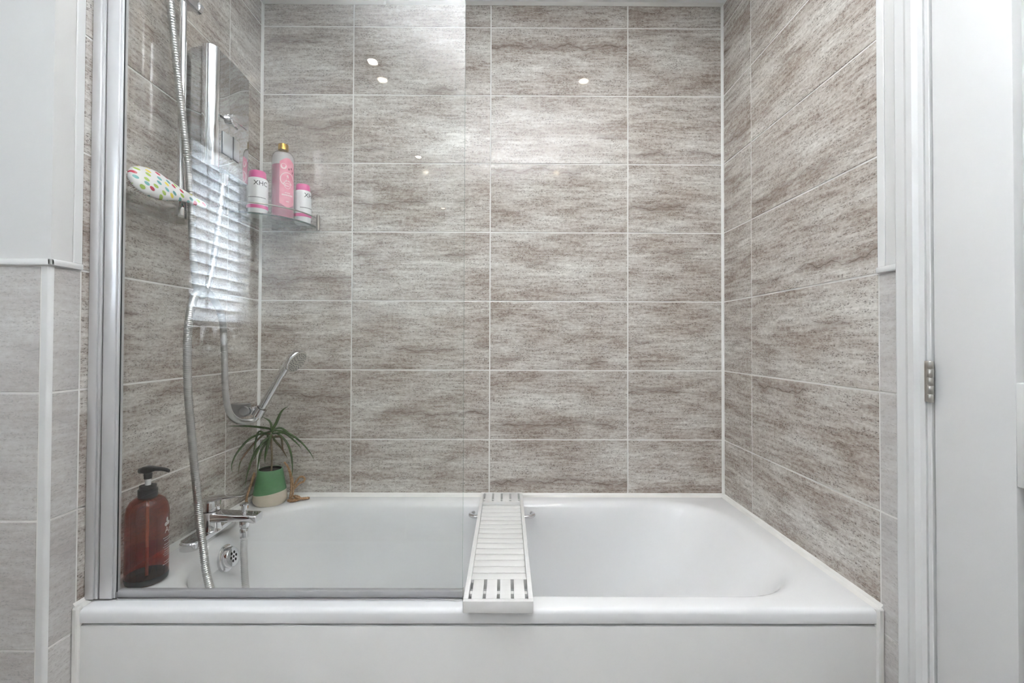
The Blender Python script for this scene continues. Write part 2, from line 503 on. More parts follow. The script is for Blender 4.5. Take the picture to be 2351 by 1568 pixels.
wall_rear = struct(obj('wall_rear', box(bm_new(), XW - 0.1, R + 0.12, YR - 0.1, YR, 0, CEIL), M['paint']), 'half-tiled wall behind the camera', 'wall')
# window wall with an opening
WY0, WY1, WZ0, WZ1 = -2.16, -1.69, 1.07, 2.10
bm = bm_new()
box(bm, XW - 0.1, XW, YR, WY0, 0, CEIL)
box(bm, XW - 0.1, XW, WY1, Y_NIB + GR, 0, CEIL)
box(bm, XW - 0.1, XW, WY0, WY1, 0, WZ0)
box(bm, XW - 0.1, XW, WY0, WY1, WZ1, CEIL)
wall_win = struct(obj('wall_window_side', bm, M['paint']), 'half-tiled wall with the blinded window', 'wall')

tile_cache = {}
def tile_mesh(w, h, m='tile'):
    k = (round(w, 4), round(h, 4), m)
    if k not in tile_cache:
        b = bm_new()
        box(b, -w / 2, w / 2, 0, GR + 0.0, -h / 2, h / 2)
        fe = [e for e in b.edges if all(abs(v.co.y) < 1e-6 for v in e.verts)]
        bmesh.ops.bevel(b, geom=fe, offset=0.0011, segments=2, affect='EDGES', profile=0.6)
        me = bpy.data.meshes.new('tile')
        bmesh.ops.recalc_face_normals(b, faces=b.faces)
        b.to_mesh(me); b.free()
        me.materials.append(M[m])
        tile_cache[k] = me
    return tile_cache[k]

G2 = 0.0023                      # half a joint
def lay(parent, edges, rows, place, rotz, m='tile'):
    for a0, a1 in zip(edges, edges[1:]):
        for z0, z1 in zip(rows, rows[1:]):
            w = abs(a1 - a0) - 2 * G2; h = z1 - z0 - 2 * G2
            me = tile_mesh(w, h, m)
            o = bpy.data.objects.new('tile', me)
            scn.collection.objects.link(o)
            o.location = place((a0 + a1) / 2, (z0 + z1) / 2)
            o.rotation_euler = (0, 0, rotz)
            o.parent = parent

rows_hi = ROWS + [CEIL - 0.004]
lay(wall_back, [L + 0.004, -0.5055, -0.0025, 0.5005, R - 0.004], rows_hi, lambda a, z: (a, 0, z), 0)
lay(wall_left, [-0.6925, -0.1895, -0.004], rows_hi, lambda a, z: (L, a, z), PI / 2)
lay(wall_right, [-0.6931, -0.1901, -0.004], rows_hi, lambda a, z: (R, a, z), -PI / 2)
rows_lo = [0.0105, 0.262] + [z for z in ROWS if z < HALF + 0.01]
lay(wall_left, [-0.752, -0.6925], rows_lo, lambda a, z: (L, a, z), PI / 2, 'pale_tile')
lay(wall_right, [-0.7500, -0.6931], rows_lo, lambda a, z: (R, a, z), -PI / 2, 'pale_tile')
lay(wall_left, [XW + 0.002, L - 0.019], rows_lo, lambda a, z: (a, Y_NIB, z), 0, 'pale_tile')

lay(wall_rear, [XW + 0.002, -1.0, -0.497, 0.006, 0.509, R - 0.002], rows_lo, lambda a, z: (a, YR + GR, z), PI)
lay(wall_win, [YR + 0.003, -1.695, -1.192, Y_NIB - 0.002], [0.0105, 0.262, 0.5135, 0.765, 1.0165], lambda a, z: (XW + GR, a, z), PI / 2, 'pale_tile')
# white trims
def bead(name, poly, h0, h1, axis, material=M['silicone'], lab='white silicone seal', smooth=False):
    return struct(obj(name, prism(bm_new(), poly, h0, h1, axis), material, smooth=smooth), lab, 'trim')
RIM = 0.562
c = 0.0075
bead('trim_1', [(L, 0), (L + c, 0), (L + c * .35, -c * .35), (L, -c)], RIM, CEIL, 'z', lab='white seal in the back left tile corner')
bead('trim_2', [(R, 0), (R, -c), (R - c * .35, -c * .35), (R - c, 0)], RIM, CEIL, 'z', lab='white seal in the back right tile corner')
s = 0.011
bead('trim_3', [(0, RIM), (-s * 1.4, RIM), (-s * .4, RIM + s * .4), (0, RIM + s)], L + 0.001, R - 0.001, 'x', lab='white silicone seal between bath and back wall')
bead('trim_4', [(L, RIM), (L + s * 1.4, RIM), (L + s * .4, RIM + s * .4), (L, RIM + s)], -0.70, -0.001, 'y', lab='white silicone seal between bath and left wall')
bead('trim_5', [(R, RIM), (R, RIM + s), (R - s * .4, RIM + s * .4), (R - s * 1.4, RIM)], -0.70, -0.001, 'y', lab='white silicone seal between bath and right wall')
bead('trim_6', [(0, CEIL), (0, CEIL - 0.006), (-0.012, CEIL)], L + 0.001, R - 0.001, 'x', lab='white seal along the ceiling above the back wall')
# silicone round the ends of rim and panel
for nm, x0, x1, lab in (('trim_7', L, L + 0.014, 'white silicone at the left end of bath rim and panel'), ('trim_8', R - 0.014, R, 'white silicone at the right end of bath rim and panel')):
    b = bm_new()
    box(b, x0, x1, -0.7045, -0.690, 0.0, RIM + 0.004, 0.004, 2)
    struct(obj(nm, b, M['silicone']), lab, 'trim')
# half-height tile cap, corner strip, edge strips of the full-height tiling
b = bm_new()
box(b, XW + 0.002, L + 0.007, Y_NIB - 0.007, Y_NIB + 0.002, HALF, HALF + 0.013, 0.003, 2)
box(b, L - 0.002, L + 0.007, Y_NIB - 0.007, -0.694, HALF, HALF + 0.013, 0.003, 2)
struct(obj('trim_9', b, M['trim'], smooth=True, auto=40), 'white capping strip on the half-height tiles at left', 'trim')
b = bm_new()
pts = [(L - 0.0175, Y_NIB)]
for i in range(7):
    a = -PI / 2 + PI / 2 * i / 6
    pts.append((L - 0.0055 + 0.0065 * math.cos(a), Y_NIB + 0.0055 + 0.0065 * math.sin(a)))
pts += [(L + 0.001, Y_NIB + 0.006), (L - 0.004, Y_NIB + 0.006), (L - 0.0175, Y_NIB + 0.002)]
prism(b, pts, 0.0, HALF, 'z')
struct(obj('trim_10', b, M['trim']), 'white corner strip on the outer edge of the left tiled wall', 'trim')
struct(obj('trim_11', box(bm_new(), L - 0.001, L + 0.002, -0.712, -0.6925, HALF + 0.013, CEIL, 0.001), M['trim']), 'white edge strip beside the full-height tiles at left', 'trim')
struct(obj('trim_12', box(bm_new(), R - 0.002, R + 0.001, -0.712, -0.6931, HALF + 0.013, CEIL, 0.001), M['trim']), 'white edge strip beside the full-height tiles at right', 'trim')
struct(obj('trim_13', box(bm_new(), R - 0.007, R + 0.002, -0.751, -0.6931, HALF, HALF + 0.013, 0.003, 2), M['trim'], smooth=True, auto=40), 'white capping strip on the half-height tiles beside the door', 'trim')

# door in the right wall
door = struct(obj('door_1', box(bm_new(), R + 0.010, R + 0.040, -1.60, -0.8235, 0.006, 2.01), M['gloss_paint']), 'white painted panel door with satin hinges', 'door')
def dpart(name, y0, y1, z0, z1, x0=R - 0.005, x1=R + 0.012, bev=0.0015):
    return obj(name, box(bm_new(), x0, x1, y0, y1, z0, z1, bev, 2), M['gloss_paint'], door, smooth=True, auto=40)
dpart('stile', -0.957, -0.8235, 0.006, 2.01)
dpart('stile', -1.60, -1.467, 0.006, 2.01)
dpart('rail', -1.467, -0.957, 1.88, 2.01)
dpart('rail', -1.467, -0.957, 0.90, 1.06)
dpart('rail', -1.467, -0.957, 0.006, 0.22)
dpart('door_panel', -1.44, -0.984, 1.09, 1.85, R - 0.001, R + 0.012, 0.006)
dpart('door_panel', -1.44, -0.984, 0.25, 0.87, R - 0.001, R + 0.012, 0.006)
# moulded architrave and lining
arch_prof = [(R + GR, -0.750), (R - 0.012, -0.750), (R - 0.016, -0.756), (R - 0.016, -0.776), (R - 0.019, -0.784), (R - 0.019, -0.796), (R - 0.013, -0.803), (R - 0.011, -0.8115), (R + GR, -0.8115)]
fr = struct(obj('trim_14', prism(bm_new(), arch_prof, 0, 2.09, 'z'), M['gloss_paint']), 'white moulded architrave and lining of the door', 'trim')
obj('door_lining', box(bm_new(), R - 0.0085, R + 0.11, -0.8210, -0.8118, 0, 2.03, 0.001), M['gloss_paint'], fr)
arch2 = [(x, -2.4235 - y) for x, y in arch_prof]
obj('architrave_leg', prism(bm_new(), arch2, 0, 2.09, 'z'), M['gloss_paint'], fr)
obj('architrave_head', box(bm_new(), R - 0.016, R + GR, -1.675, -0.750, 2.03, 2.092, 0.003), M['gloss_paint'], fr)
def hinge(zc):
    h = obj('hinge', box(bm_new(), R - 0.0125, R - 0.0086, -0.8225, -0.8110, zc - 0.038, zc + 0.038, 0.0006), M['satin'], door)
    for k in range(5):
        b = bm_new()
        lathe(b, [(0.0045, -0.0071), (0.0052, -0.0062), (0.0052, 0.0062), (0.0045, 0.0071)], 14, (R - 0.0125, -0.8235, zc - 0.0304 + k * 0.0152))
        obj('knuckle', b, M['satin'], h, smooth=True, auto=40)
for zc in (1.0500, 0.25, 1.82): hinge(zc)
# lever handle on the far stile
b = bm_new()
lathe(b, [(0.026, 0), (0.026, 0.008)], 24, (R - 0.005, -1.54, 1.0), mtx=frame_z((-1, 0, 0)))
rod(b, (R - 0.004, -1.54, 1.0), (R - 0.05, -1.54, 1.0), 0.009)
rod(b, (R - 0.046, -1.546, 1.0), (R - 0.046, -1.42, 1.0), 0.009)
obj('door_handle', b, M['satin'], door, smooth=True, auto=40)

# window: reveal frame, lit frosted pane, sill
win = struct(obj('window_1', box(bm_new(), XW - 0.095, XW - 0.085, WY0 + 0.001, WY1 - 0.001, WZ0 + 0.001, WZ1 - 0.001), M['pane']), 'frosted window lit by daylight', 'window')
b = bm_new()
for (y0, y1, z0, z1) in ((WY0, WY0 + .045, WZ0, WZ1), (WY1 - .045, WY1, WZ0, WZ1), (WY0 + .045, WY1 - .045, WZ0, WZ0 + .165), (WY0 + .045, WY1 - .045, WZ1 - .045, WZ1)):
    box(b, XW - 0.085, XW - 0.055, y0, y1, z0, z1, 0.002)
obj('window_frame', b, M['gloss_paint'], win)
obj('letter_backlight_strip', box(bm_new(), XW - 0.055, XW - 0.052, WY0 + 0.02, WY1 - 0.02, WZ0 + 0.004, WZ0 + 0.122), M['letter_backlight'], win)  # added glowing strip in front of the frame so the letters stand out
obj('window_sill', box(bm_new(), XW - 0.055, XW + 0.075, WY0 - 0.02, WY1 + 0.02, WZ0 - 0.022, WZ0, 0.004, 2), M['gloss_paint'], win)

# venetian blind hanging in the window
bl = thing('venetian_blind', 'white wide-slat venetian blind hanging in the window, mirrored in the glass screen', 'blind', (XW - 0.02, (WY0 + WY1) / 2, 1.2))
hw = (WY1 - WY0) / 2 - 0.006
def bpart(name, b, m): return obj(name, b, m, bl)
bpart('head_rail', box(bm_new(), -0.028, 0.028, -hw - 0.004, hw + 0.004, WZ1 - 1.2 - 0.080, WZ1 - 1.2 - 0.002, 0.003), M['slat'])
bpart('bottom_rail', box(bm_new(), -0.025, 0.025, -hw, hw, -0.010, 0.012, 0.004), M['slat'])
b = bm_new(); box(b, -0.031, 0.031, -hw, hw, -0.0014, 0.0014, 0.001)
me_slat = bpy.data.meshes.new('slat'); bmesh.ops.recalc_face_normals(b, faces=b.faces); b.to_mesh(me_slat); b.free(); me_slat.materials.append(M['slat'])
z = 0.045
while z < WZ1 - 1.2 - 0.045:
    o = obj('slat', me_slat, None, bl, (0, 0, z), (0, math.radians(-63), 0))
    z += 0.052
for yy in (-hw * 0.55, hw * 0.55):
    b = bm_new(); box(b, 0.0225, 0.0245, yy - 0.003, yy + 0.003, 0.0, WZ1 - 1.2 - 0.03)
    bpart('ladder_cord', b, M['grey_ink'])

# letters standing on the sill
for k, ch in enumerate('SOAK'):
    V, Fs = text_faces(ch, 0.155, 0.004, 0.010)
    b = bm_new()
    vs = [b.verts.new((v[2], v[0], v[1])) for v in V]
    for f in Fs:
        try: b.faces.new([vs[i] for i in f])
        except ValueError: pass
    zmin = min(v.co.z for v in b.verts)
    for v in b.verts: v.co.z -= zmin
    o = obj('sign_letter', b, M['letter'], None, (XW - 0.030, -2.103 + k * 0.117, WZ0))
    tag(o, 'standing taupe letter %s on the window sill, mirrored in the glass screen' % ch, 'letter', 'sign letters on the window sill')

# framed mirror on the rear wall
mr = thing('wall_mirror', 'square white-framed mirror on the wall behind the camera', 'mirror', (-0.485, YR, 1.96))
obj('mirror_glass', box(bm_new(), -0.20, 0.20, 0.0, 0.010, -0.205, 0.205), M['mirror'], mr)
for (x0, x1, z0, z1) in ((-.225, .225, .20, .225), (-.225, .225, -.225, -.20), (-.225, -.20, -.20, .20), (.20, .225, -.20, .20)):
    obj('frame_bar', box(bm_new(), x0, x1, 0.0, 0.022, z0, z1, 0.002), M['gloss_paint'], mr)

# recessed downlights
where = ['above the tap end of the bath', 'above the sloping end of the bath', 'behind the camera by the window', 'behind the camera by the door']
for k, (x, y) in enumerate(DOWNLIGHTS):
    t = thing('ceiling_downlight', 'round recessed ceiling downlight with nickel bezel ' + where[k], 'downlight', (x, y, CEIL), 'recessed ceiling downlights')
    b = bm_new()
    lathe(b, [(0.0205, -0.001), (0.0245, -0.006), (0.040, -0.006), (0.0425, -0.002), (0.0425, 0.0)], 36, cap0=False, cap1=False)
    obj('bezel', b, M['bracket'], t, smooth=True)
    b = bm_new(); lathe(b, [(0.0208, -0.0012), (0.0208, 0.0)], 28)
    obj('lens', b, M['lens'], t)
    la = bpy.data.lights.new('downlight_beam', 'AREA')
    la.shape = 'DISK'; la.size = 0.040; la.energy = DOWN_W; la.color = (1.0, 0.93, 0.83); la.spread = math.radians(120)
    lo = bpy.data.objects.new('downlight_beam', la)
    scn.collection.objects.link(lo); lo.parent = t; lo.location = (0, 0, -0.0075)

# ------------------------------------------------------------------ the bath
bath = thing('bathtub', 'white acrylic bath with rolled rim set between the tiled walls', 'bathtub', (0, -0.35, 0))
BY = 0.35                        # bath children are offset by its origin
rings = []
X0, X1, Yf, Yb = L + 0.004, R - 0.004, -0.700, -0.003
def add(x0, x1, y0, y1, r, z): rings.append([(px, py + BY, z) for px, py in rrect(x0, x1, y0, y1, r, 10, 8)])
add(X0 + .030, X1 - .030, Yf + .030, Yb - .030, .02, 0.530)
add(X0 + .006, X1 - .006, Yf + .006, Yb - .006, .008, 0.530)
add(X0 + .001, X1 - .001, Yf + .001, Yb - .001, .008, 0.532)
add(X0, X1, Yf, Yb, .008, 0.537)
add(X0, X1, Yf, Yb, .008, 0.552)
add(X0 + .002, X1 - .002, Yf + .002, Yb - .002, .010, 0.5575)
add(X0 + .006, X1 - .006, Yf + .006, Yb - .006, .012, 0.5608)
add(X0 + .012, X1 - .012, Yf + .012, Yb - .012, .014, 0.562)
# opening: rolled lip
ox0, ox1, oy0, oy1 = -0.760, 0.792, -0.655, -0.044
add(ox0, ox1, oy0, oy1, .190, 0.5619)
add(ox0 + .010, ox1 - .011, oy0 + .006, oy1 - .009, .186, 0.5610)
add(ox0 + .018, ox1 - .022, oy0 + .011, oy1 - .017, .182, 0.5580)
add(ox0 + .024, ox1 - .032, oy0 + .015, oy1 - .024, .178, 0.5525)
add(ox0 + .028, ox1 - .040, oy0 + .018, oy1 - .029, .175, 0.545)
ix0, ix1, iy0, iy1 = ox0 + .031, ox1 - .048, oy0 + .020, oy1 - .033
fx0, fx1, fy0, fy1 = -0.565, 0.330, -0.545, -0.155
NR = 14
for i in range(1, NR + 1):
    t = i / NR
    z = 0.537 - (0.537 - 0.175) * t
    e = t ** 1.5
    eb = t ** 0.92
    add(ix0 + (fx0 - ix0) * (t ** 1.7) * 0.75, ix1 + (fx1 - ix1) * eb * 0.86, iy0 + (fy0 - iy0) * e * .8, iy1 + (fy1 - iy1) * e * .8, .168 - .04 * t, z)
for i in range(1, 6):            # rounded foot of the sides
    a = PI / 2 * i / 5
    k = math.sin(a); q = 1 - math.cos(a)
    bx0 = ix0 + (fx0 - ix0) * .75; bx1 = ix1 + (fx1 - ix1) * .86; by0 = iy0 + (fy0 - iy0) * .8; by1 = iy1 + (fy1 - iy1) * .8
    add(bx0 + (fx0 + .03 - bx0) * q, bx1 + (fx1 - .05 - bx1) * q, by0 + (fy0 + .03 - by0) * q, by1 + (fy1 - .03 - by1) * q, .125, 0.175 - .04 * k)
bm = bm_new()
vr = [[bm.verts.new(p) for p in r] for r in rings]
for a_, b_ in zip(vr, vr[1:]): ring_faces(bm, a_, b_)
bm.faces.new(vr[-1])
me = obj('bath_shell', bm, M['acrylic'], bath, smooth=True, auto=50)
# chrome overflow on the tap end
ovn = Vector((0.97, 0.0, 0.22)).normalized()
ovc = Vector((-0.7235, -0.370 + BY, 0.512))
ov = obj('overflow_plate', lathe(bm_new(), [(0.036, -0.008), (0.036, 0.002), (0.034, 0.004), (0.027, 0.005)], 36, tuple(ovc), mtx=frame_z(ovn)), M['chrome'], bath, smooth=True, auto=40)
obj('overflow_cap', lathe(bm_new(), [(0.0275, 0.003), (0.0275, 0.016), (0.0255, 0.019), (0.018, 0.020)], 36, tuple(ovc), mtx=frame_z(ovn)), M['chrome'], ov, smooth=True, auto=40)
fz = frame_z(ovn)
b = bm_new()
for k in range(7):
    off = Vector((0, 0, 0)) if k == 6 else Vector((0.0115 * math.cos(k * PI / 3), 0.0115 * math.sin(k * PI / 3), 0))
    p = ovc + fz @ (off + Vector((0, 0, 0.0196)))
    lathe(b, [(0.0038, 0), (0.0038, 0.0007)], 12, tuple(p), mtx=fz)
obj('overflow_holes', b, M['hole'], ov)
# waste
b = bm_new(); lathe(b, [(0.034, 0.0), (0.034, 0.004), (0.028, 0.007), (0.006, 0.009)], 28, (-0.43, 0.0, 0.1345))
obj('waste_plug', b, M['chrome'], bath, smooth=True, auto=40)
# chrome grip rails inside the long sides
def grip(y_wall, out, zc):
    pts = [(-0.052, y_wall, zc), (-0.062, y_wall + out * .28, zc), (-0.064, y_wall + out * .62, zc), (-0.050, y_wall + out * .95, zc), (-0.020, y_wall + out * 1.08, zc), (0.045, y_wall + out * 1.12, zc), (0.110, y_wall + out * 1.08, zc), (0.140, y_wall + out * .95, zc), (0.154, y_wall + out * .62, zc), (0.152, y_wall + out * .28, zc), (0.142, y_wall, zc)]
    b = bm_new()
    tube(b, catmull(pts, 0.005), 0.0062, 12)
    obj('grip_rail', b, M['chrome'], bath, smooth=True, auto=60)
grip(-0.074 + BY, -0.040, 0.530)

# panel below the rim
pn = thing('bath_surround', 'plain white front board closing off the bath below its rim', 'bath surround', (0, -0.69, 0))
obj('panel_board', box(bm_new(), L + 0.012, R - 0.012, -0.008, 0.012, 0.012, 0.5262, 0.003, 2), M['panel'], pn, smooth=True, auto=40)
obj('panel_plinth', box(bm_new(), L + 0.014, R - 0.014, 0.006, 0.018, 0.0, 0.09), M['panel'], pn)

# ------------------------------------------------------------------ glass bath screen
sc = thing('bath_screen', 'clear glass bath screen in a chrome wall profile standing on the bath rim', 'shower screen', (-0.80, -0.66, RIM))
SX, SY, SZ = -0.80, -0.66, RIM
GT = 0.003
STOP = 2.06 - SZ
def sbox(name, x0, x1, y0, y1, z0, z1, m, bev=0.0, par=None):
    return obj(name, box(bm_new(), x0 - SX, x1 - SX, y0 - SY, y1 - SY, z0 - SZ, z1 - SZ, bev, 2), m, par or sc, smooth=bool(bev), auto=40)
pane = sbox('glass_pane', -0.7800, -0.0350, SY - GT, SY + GT, 0.579, 2.06, M['glass'])
sbox('glass_edge', -0.0350, -0.0342, SY - GT, SY + GT, 0.579, 2.06, M['screen_edge'], 0, pane)
pr = sbox('wall_channel', L + 0.0005, -0.8215, SY - 0.016, SY + 0.006, 0.5665, 2.075, M['aluminium'], 0.002)
sbox('channel_lip', -0.8215, -0.8145, SY - 0.013, SY + 0.006, 0.5665, 2.075, M['aluminium'], 0.0015, pr)
sbox('gap_shade', -0.8145, -0.8118, SY - 0.009, SY + 0.006, 0.5665, 2.07, M['dark_seal_and_gap'], 0, pr)  # dark strip painted in for the shade between channel and frame
pf = sbox('frame_profile', -0.8118, -0.7850, SY - 0.012, SY + 0.006, 0.5665, 2.07, M['aluminium'], 0.0015)
sbox('profile_edge', -0.7850, -0.7805, SY - 0.0085, SY + 0.0055, 0.5665, 2.07, M['aluminium'], 0.001, pf)
sbox('glazing_gasket', -0.7805, -0.7792, SY - 0.0050, SY - 0.0030, 0.578, 2.06, M['dark_seal_and_gap'], 0, pf)
bs = sbox('bottom_seal', -0.7770, -0.0345, SY - 0.0065, SY + 0.0065, 0.5668, 0.5815, M['seal'], 0.001)
sbox('seal_fin', -0.7770, -0.0345, SY - 0.0105, SY + 0.0075, 0.5622, 0.5668, M['dull_chrome'], 0.001, bs)
sbox('end_cap', -0.0344, -0.0325, SY - 0.007, SY + 0.007, 0.5622, 0.583, M['clear'], 0.0005, bs)

# ------------------------------------------------------------------ bath filler tap
tp = thing('bath_filler_tap', 'chrome single-lever bath filler with diverter knob on the bath rim', 'tap', (-0.788, -0.345, RIM))
b = bm_new()
poly = []
for k in range(13):
    a = PI + PI * k / 12
    poly.append((0.024 * math.cos(a), -0.083 + 0.020 * math.sin(a)))
for k in range(13):
    a = PI * k / 12
    poly.append((0.024 * math.cos(a), 0.083 + 0.020 * math.sin(a)))
prism(b, poly, 0, 0.022, 'z')
bmesh.ops.bevel(b, geom=[e for e in b.edges if all(v.co.z > 0.02 for v in e.verts)], offset=0.005, segments=3, affect='EDGES')
obj('base_bar', b, M['chrome'], tp, smooth=True, auto=35)
b = bm_new(); lathe(b, [(0.030, 0.018), (0.0265, 0.030), (0.0255, 0.068), (0.0265, 0.074)], 32, (0.002, 0, 0))
body = obj('tap_body', b, M['chrome'], tp, smooth=True, auto=40)
b = bm_new()
secs = [(0.000, 0.044, 0.073, 0.023), (0.040, 0.046, 0.069, 0.0225), (0.085, 0.048, 0.0665, 0.022), (0.115, 0.046, 0.066, 0.0215), (0.133, 0.042, 0.066, 0.021), (0.140, 0.044, 0.0645, 0.019)]
rs = []
for x, z0, z1, w in secs:
    rs.append([b.verts.new((x, py, pz)) for py, pz in rrect(-w, w, z0, z1, 0.006, 4, 2)])
for a_, b_ in zip(rs, rs[1:]): ring_faces(b, a_, b_)
b.faces.new(rs[0][::-1]); b.faces.new(rs[-1])
obj('spout', b, M['chrome'], tp, smooth=True, auto=50)
b = bm_new(); lathe(b, [(0.0245, 0.0755), (0.0245, 0.098), (0.021, 0.104), (0.012, 0.106)], 32, (0.002, 0, 0))
lv = obj('lever_base', b, M['chrome'], tp, smooth=True, auto=40)
b = bm_new()
secs = [(-0.023, 0.088, 0.104, 0.013), (-0.010, 0.094, 0.110, 0.018), (0.012, 0.102, 0.112, 0.019), (0.045, 0.109, 0.1145, 0.015), (0.075, 0.1125, 0.1165, 0.0115), (0.092, 0.1145, 0.1175, 0.009), (0.097, 0.1155, 0.1172, 0.006)]
rs = []
for x, z0, z1, w in secs:
    rs.append([b.verts.new((x, py, pz)) for py, pz in rrect(-w, w, z0, z1, min(0.0008 if x > .09 else 0.0019, w * .4), 3, 2)])
for a_, b_ in zip(rs, rs[1:]): ring_faces(b, a_, b_)
b.faces.new(rs[0][::-1]); b.faces.new(rs[-1])
obj('lever', b, M['chrome'], lv, smooth=True, auto=60)
b = bm_new(); lathe(b, [(0.0095, 0.064), (0.0095, 0.068), (0.0075, 0.069), (0.0075, 0.088), (0.0115, 0.089), (0.0115, 0.0925), (0.009, 0.094)], 24, (0.098, 0, 0))
obj('diverter_knob', b, M['chrome'], tp, smooth=True, auto=40)
b = bm_new(); lathe(b, [(0.0085, 0.020), (0.0085, 0.028), (0.0125, 0.029), (0.0125, 0.041), (0.010, 0.047)], 20, (0.098, 0.0, 0))
obj('hose_outlet', b, M['chrome'], tp, smooth=True, auto=40)

# ------------------------------------------------------------------ hand shower on its hose
HX, HY, HZ = -0.753, -0.155, 0.887
hs = thing('hand_shower', 'chrome hand shower tilted in its wall bracket, its ribbed hose looping to the tap', 'hand shower', (HX, HY, HZ))
A = Vector((0, 0, 0)); B_ = Vector((0.076, 0.0, 0.132)); ax = (B_ - A).normalized()
b = bm_new(); mz = frame_z(ax)
lathe(b, [(0.0085, -0.030), (0.0095, -0.026), (0.0098, -0.004), (0.0112, -0.002), (0.0112, 0.008), (0.0118, 0.010), (0.0125, 0.08), (0.0115, 0.155)], 24, (0, 0, 0), mtx=mz)
hd = obj('shower_handle', b, M['chrome'], hs, smooth=True, auto=40)
hn = Vector((0.80, -0.20, -0.50)).normalized()      # the way the spray face looks
hc = Vector((-0.634 - HX, 0.0, 1.054 - HZ))
b = bm_new()
lathe(b, [(0.008, -0.026), (0.020, -0.023), (0.034, -0.014), (0.040, -0.004), (0.040, 0.003), (0.038, 0.005)], 36, tuple(hc), mtx=frame_z(hn))
head = obj('shower_head', b, M['chrome'], hs, smooth=True, auto=50)
b = bm_new(); tube(b, catmull([tuple(B_ - ax * 0.01), tuple(B_ + ax * 0.010), tuple(hc - hn * 0.018), tuple(hc - hn * 0.008)], 0.004), 0.0135, 16)
obj('shower_neck', b, M['chrome'], head, smooth=True, auto=60)
b = bm_new(); lathe(b, [(0.038, 0.003), (0.0375, 0.0065), (0.034, 0.0072)], 36, tuple(hc), mtx=frame_z(hn))
obj('spray_plate', b, M['nozzle'], head, smooth=True, auto=40)
b = bm_new(); hm = frame_z(hn)
for rr, nn in ((0.009, 6), (0.0175, 11), (0.0250, 16), (0.032, 20)):
    for k in range(nn):
        a = 2 * PI * k / nn + rr * 90
        p = hc + hm @ Vector((rr * math.cos(a), rr * math.sin(a), 0.0070))
        lathe(b, [(0.0021, 0), (0.0016, 0.0014)], 6, tuple(p), mtx=hm)
oz = obj('spray_nozzles', b, M['grey_ink'], head); oz['kind'] = 'stuff'
hp = [(-0.769, -0.155, 0.862), (-0.776, -0.172, 0.8585), (-0.777, -0.200, 0.862), (-0.777, -0.238, 0.874), (-0.780, -0.268, 0.899), (-0.784, -0.281, 0.940), (-0.785, -0.287, 0.993), (-0.786, -0.290, 1.071), (-0.786, -0.298, 1.162), (-0.786, -0.316, 1.211), (-0.784, -0.346, 1.240), (-0.777, -0.384, 1.256), (-0.7675, -0.420, 1.2615), (-0.757, -0.455, 1.251), (-0.748, -0.482, 1.228), (-0.745, -0.497, 1.196), (-0.745, -0.505, 1.150), (-0.745, -0.506, 1.046), (-0.745, -0.499, 0.957), (-0.744, -0.489, 0.878), (-0.741, -0.480, 0.786), (-0.733, -0.478, 0.702), (-0.720, -0.489, 0.650), (-0.700, -0.504, 0.593), (-0.680, -0.523, 0.548), (-0.652, -0.540, 0.500), (-0.625, -0.535, 0.440), (-0.606, -0.505, 0.375), (-0.606, -0.455, 0.345), (-0.632, -0.408, 0.375), (-0.662, -0.383, 0.440), (-0.680, -0.362, 0.515), (-0.689, -0.347, 0.560), (-0.690, -0.345, 0.586)]
ho = obj('shower_hose', hose_bm([(x - HX, y - HY, z - HZ) for x, y, z in hp], 0.0094, 0.0016), M['hose'], hs, smooth=True, auto=80)
b = bm_new(); lathe(b, [(0.0098, -0.028), (0.0112, -0.024), (0.0112, -0.002), (0.0098, 0.0)], 18, (-0.690 - HX, -0.345 - HY, 0.584 - HZ))
obj('hose_nut', b, M['chrome'], ho, smooth=True, auto=40)

# its bracket
br = thing('shower_bracket', 'squarish chrome wall bracket holding the hand shower', 'bracket', (L, -0.155, 0.893))
b = bm_new(); box(b, 0.0005, 0.050, -0.022, 0.022, -0.021, 0.021, 0.004, 2)
obj('bracket_block', b, M['bracket'], br, smooth=True, auto=40)
b = bm_new()
lathe(b, [(0.0135, -0.014), (0.018, -0.014), (0.018, 0.014), (0.0135, 0.014), (0.0130, -0.014)], 28, (HX - L, 0.0, HZ - 0.893), cap0=False, cap1=False, mtx=mz)
obj('bracket_cradle', b, M['chrome'], br, smooth=True, auto=40)
b = bm_new(); lathe(b, [(0.016, 0.0), (0.016, 0.006), (0.013, 0.009)], 28, (0.050, -0.020, 0.0), mtx=frame_z((0.35, -1, 0)))
obj('bracket_knob', b, M['bracket'], br, smooth=True, auto=40)
b = bm_new(); box(b, 0.048, 0.074, -0.012, 0.012, -0.013, 0.011, 0.003, 2)
obj('bracket_arm', b, M['chrome'], br, smooth=True, auto=40)

# ------------------------------------------------------------------ electric shower, riser rail, hose
UX, UY, UZ = L, -0.318, 1.605
un = thing('electric_shower', 'mirror-fronted electric shower unit with a chrome rounded edge on the tiled wall', 'shower unit', (UX, UY, UZ))
UH = 0.330
plan = [(0.0005, -0.066), (0.020, -0.080)]
for k in range(9):
    a = math.radians(-150 + 165 * k / 8)
    plan.append((0.074 + 0.021 * math.cos(a), -0.078 + 0.021 * math.sin(a)))
face = []
for k in range(9):
    t = k / 8
    face.append((0.0945 + 0.004 * math.sin(PI * t) - 0.004 * t, -0.071 + 0.150 * t))
back_pl = [(0.080, 0.087), (0.0005, 0.087)]
b = bm_new(); prism(b, plan[:3] + [(0.06, -0.07)] + [(0.088, -0.060)] + [(0.0895, 0.080)] + back_pl, 0, UH, 'z')
obj('unit_body', b, M['mirror'], un)
b = bm_new()
ce = [(0.074 + 0.0215 * math.cos(math.radians(q)), -0.078 + 0.0215 * math.sin(math.radians(q))) for q in range(-170, 31, 12)]
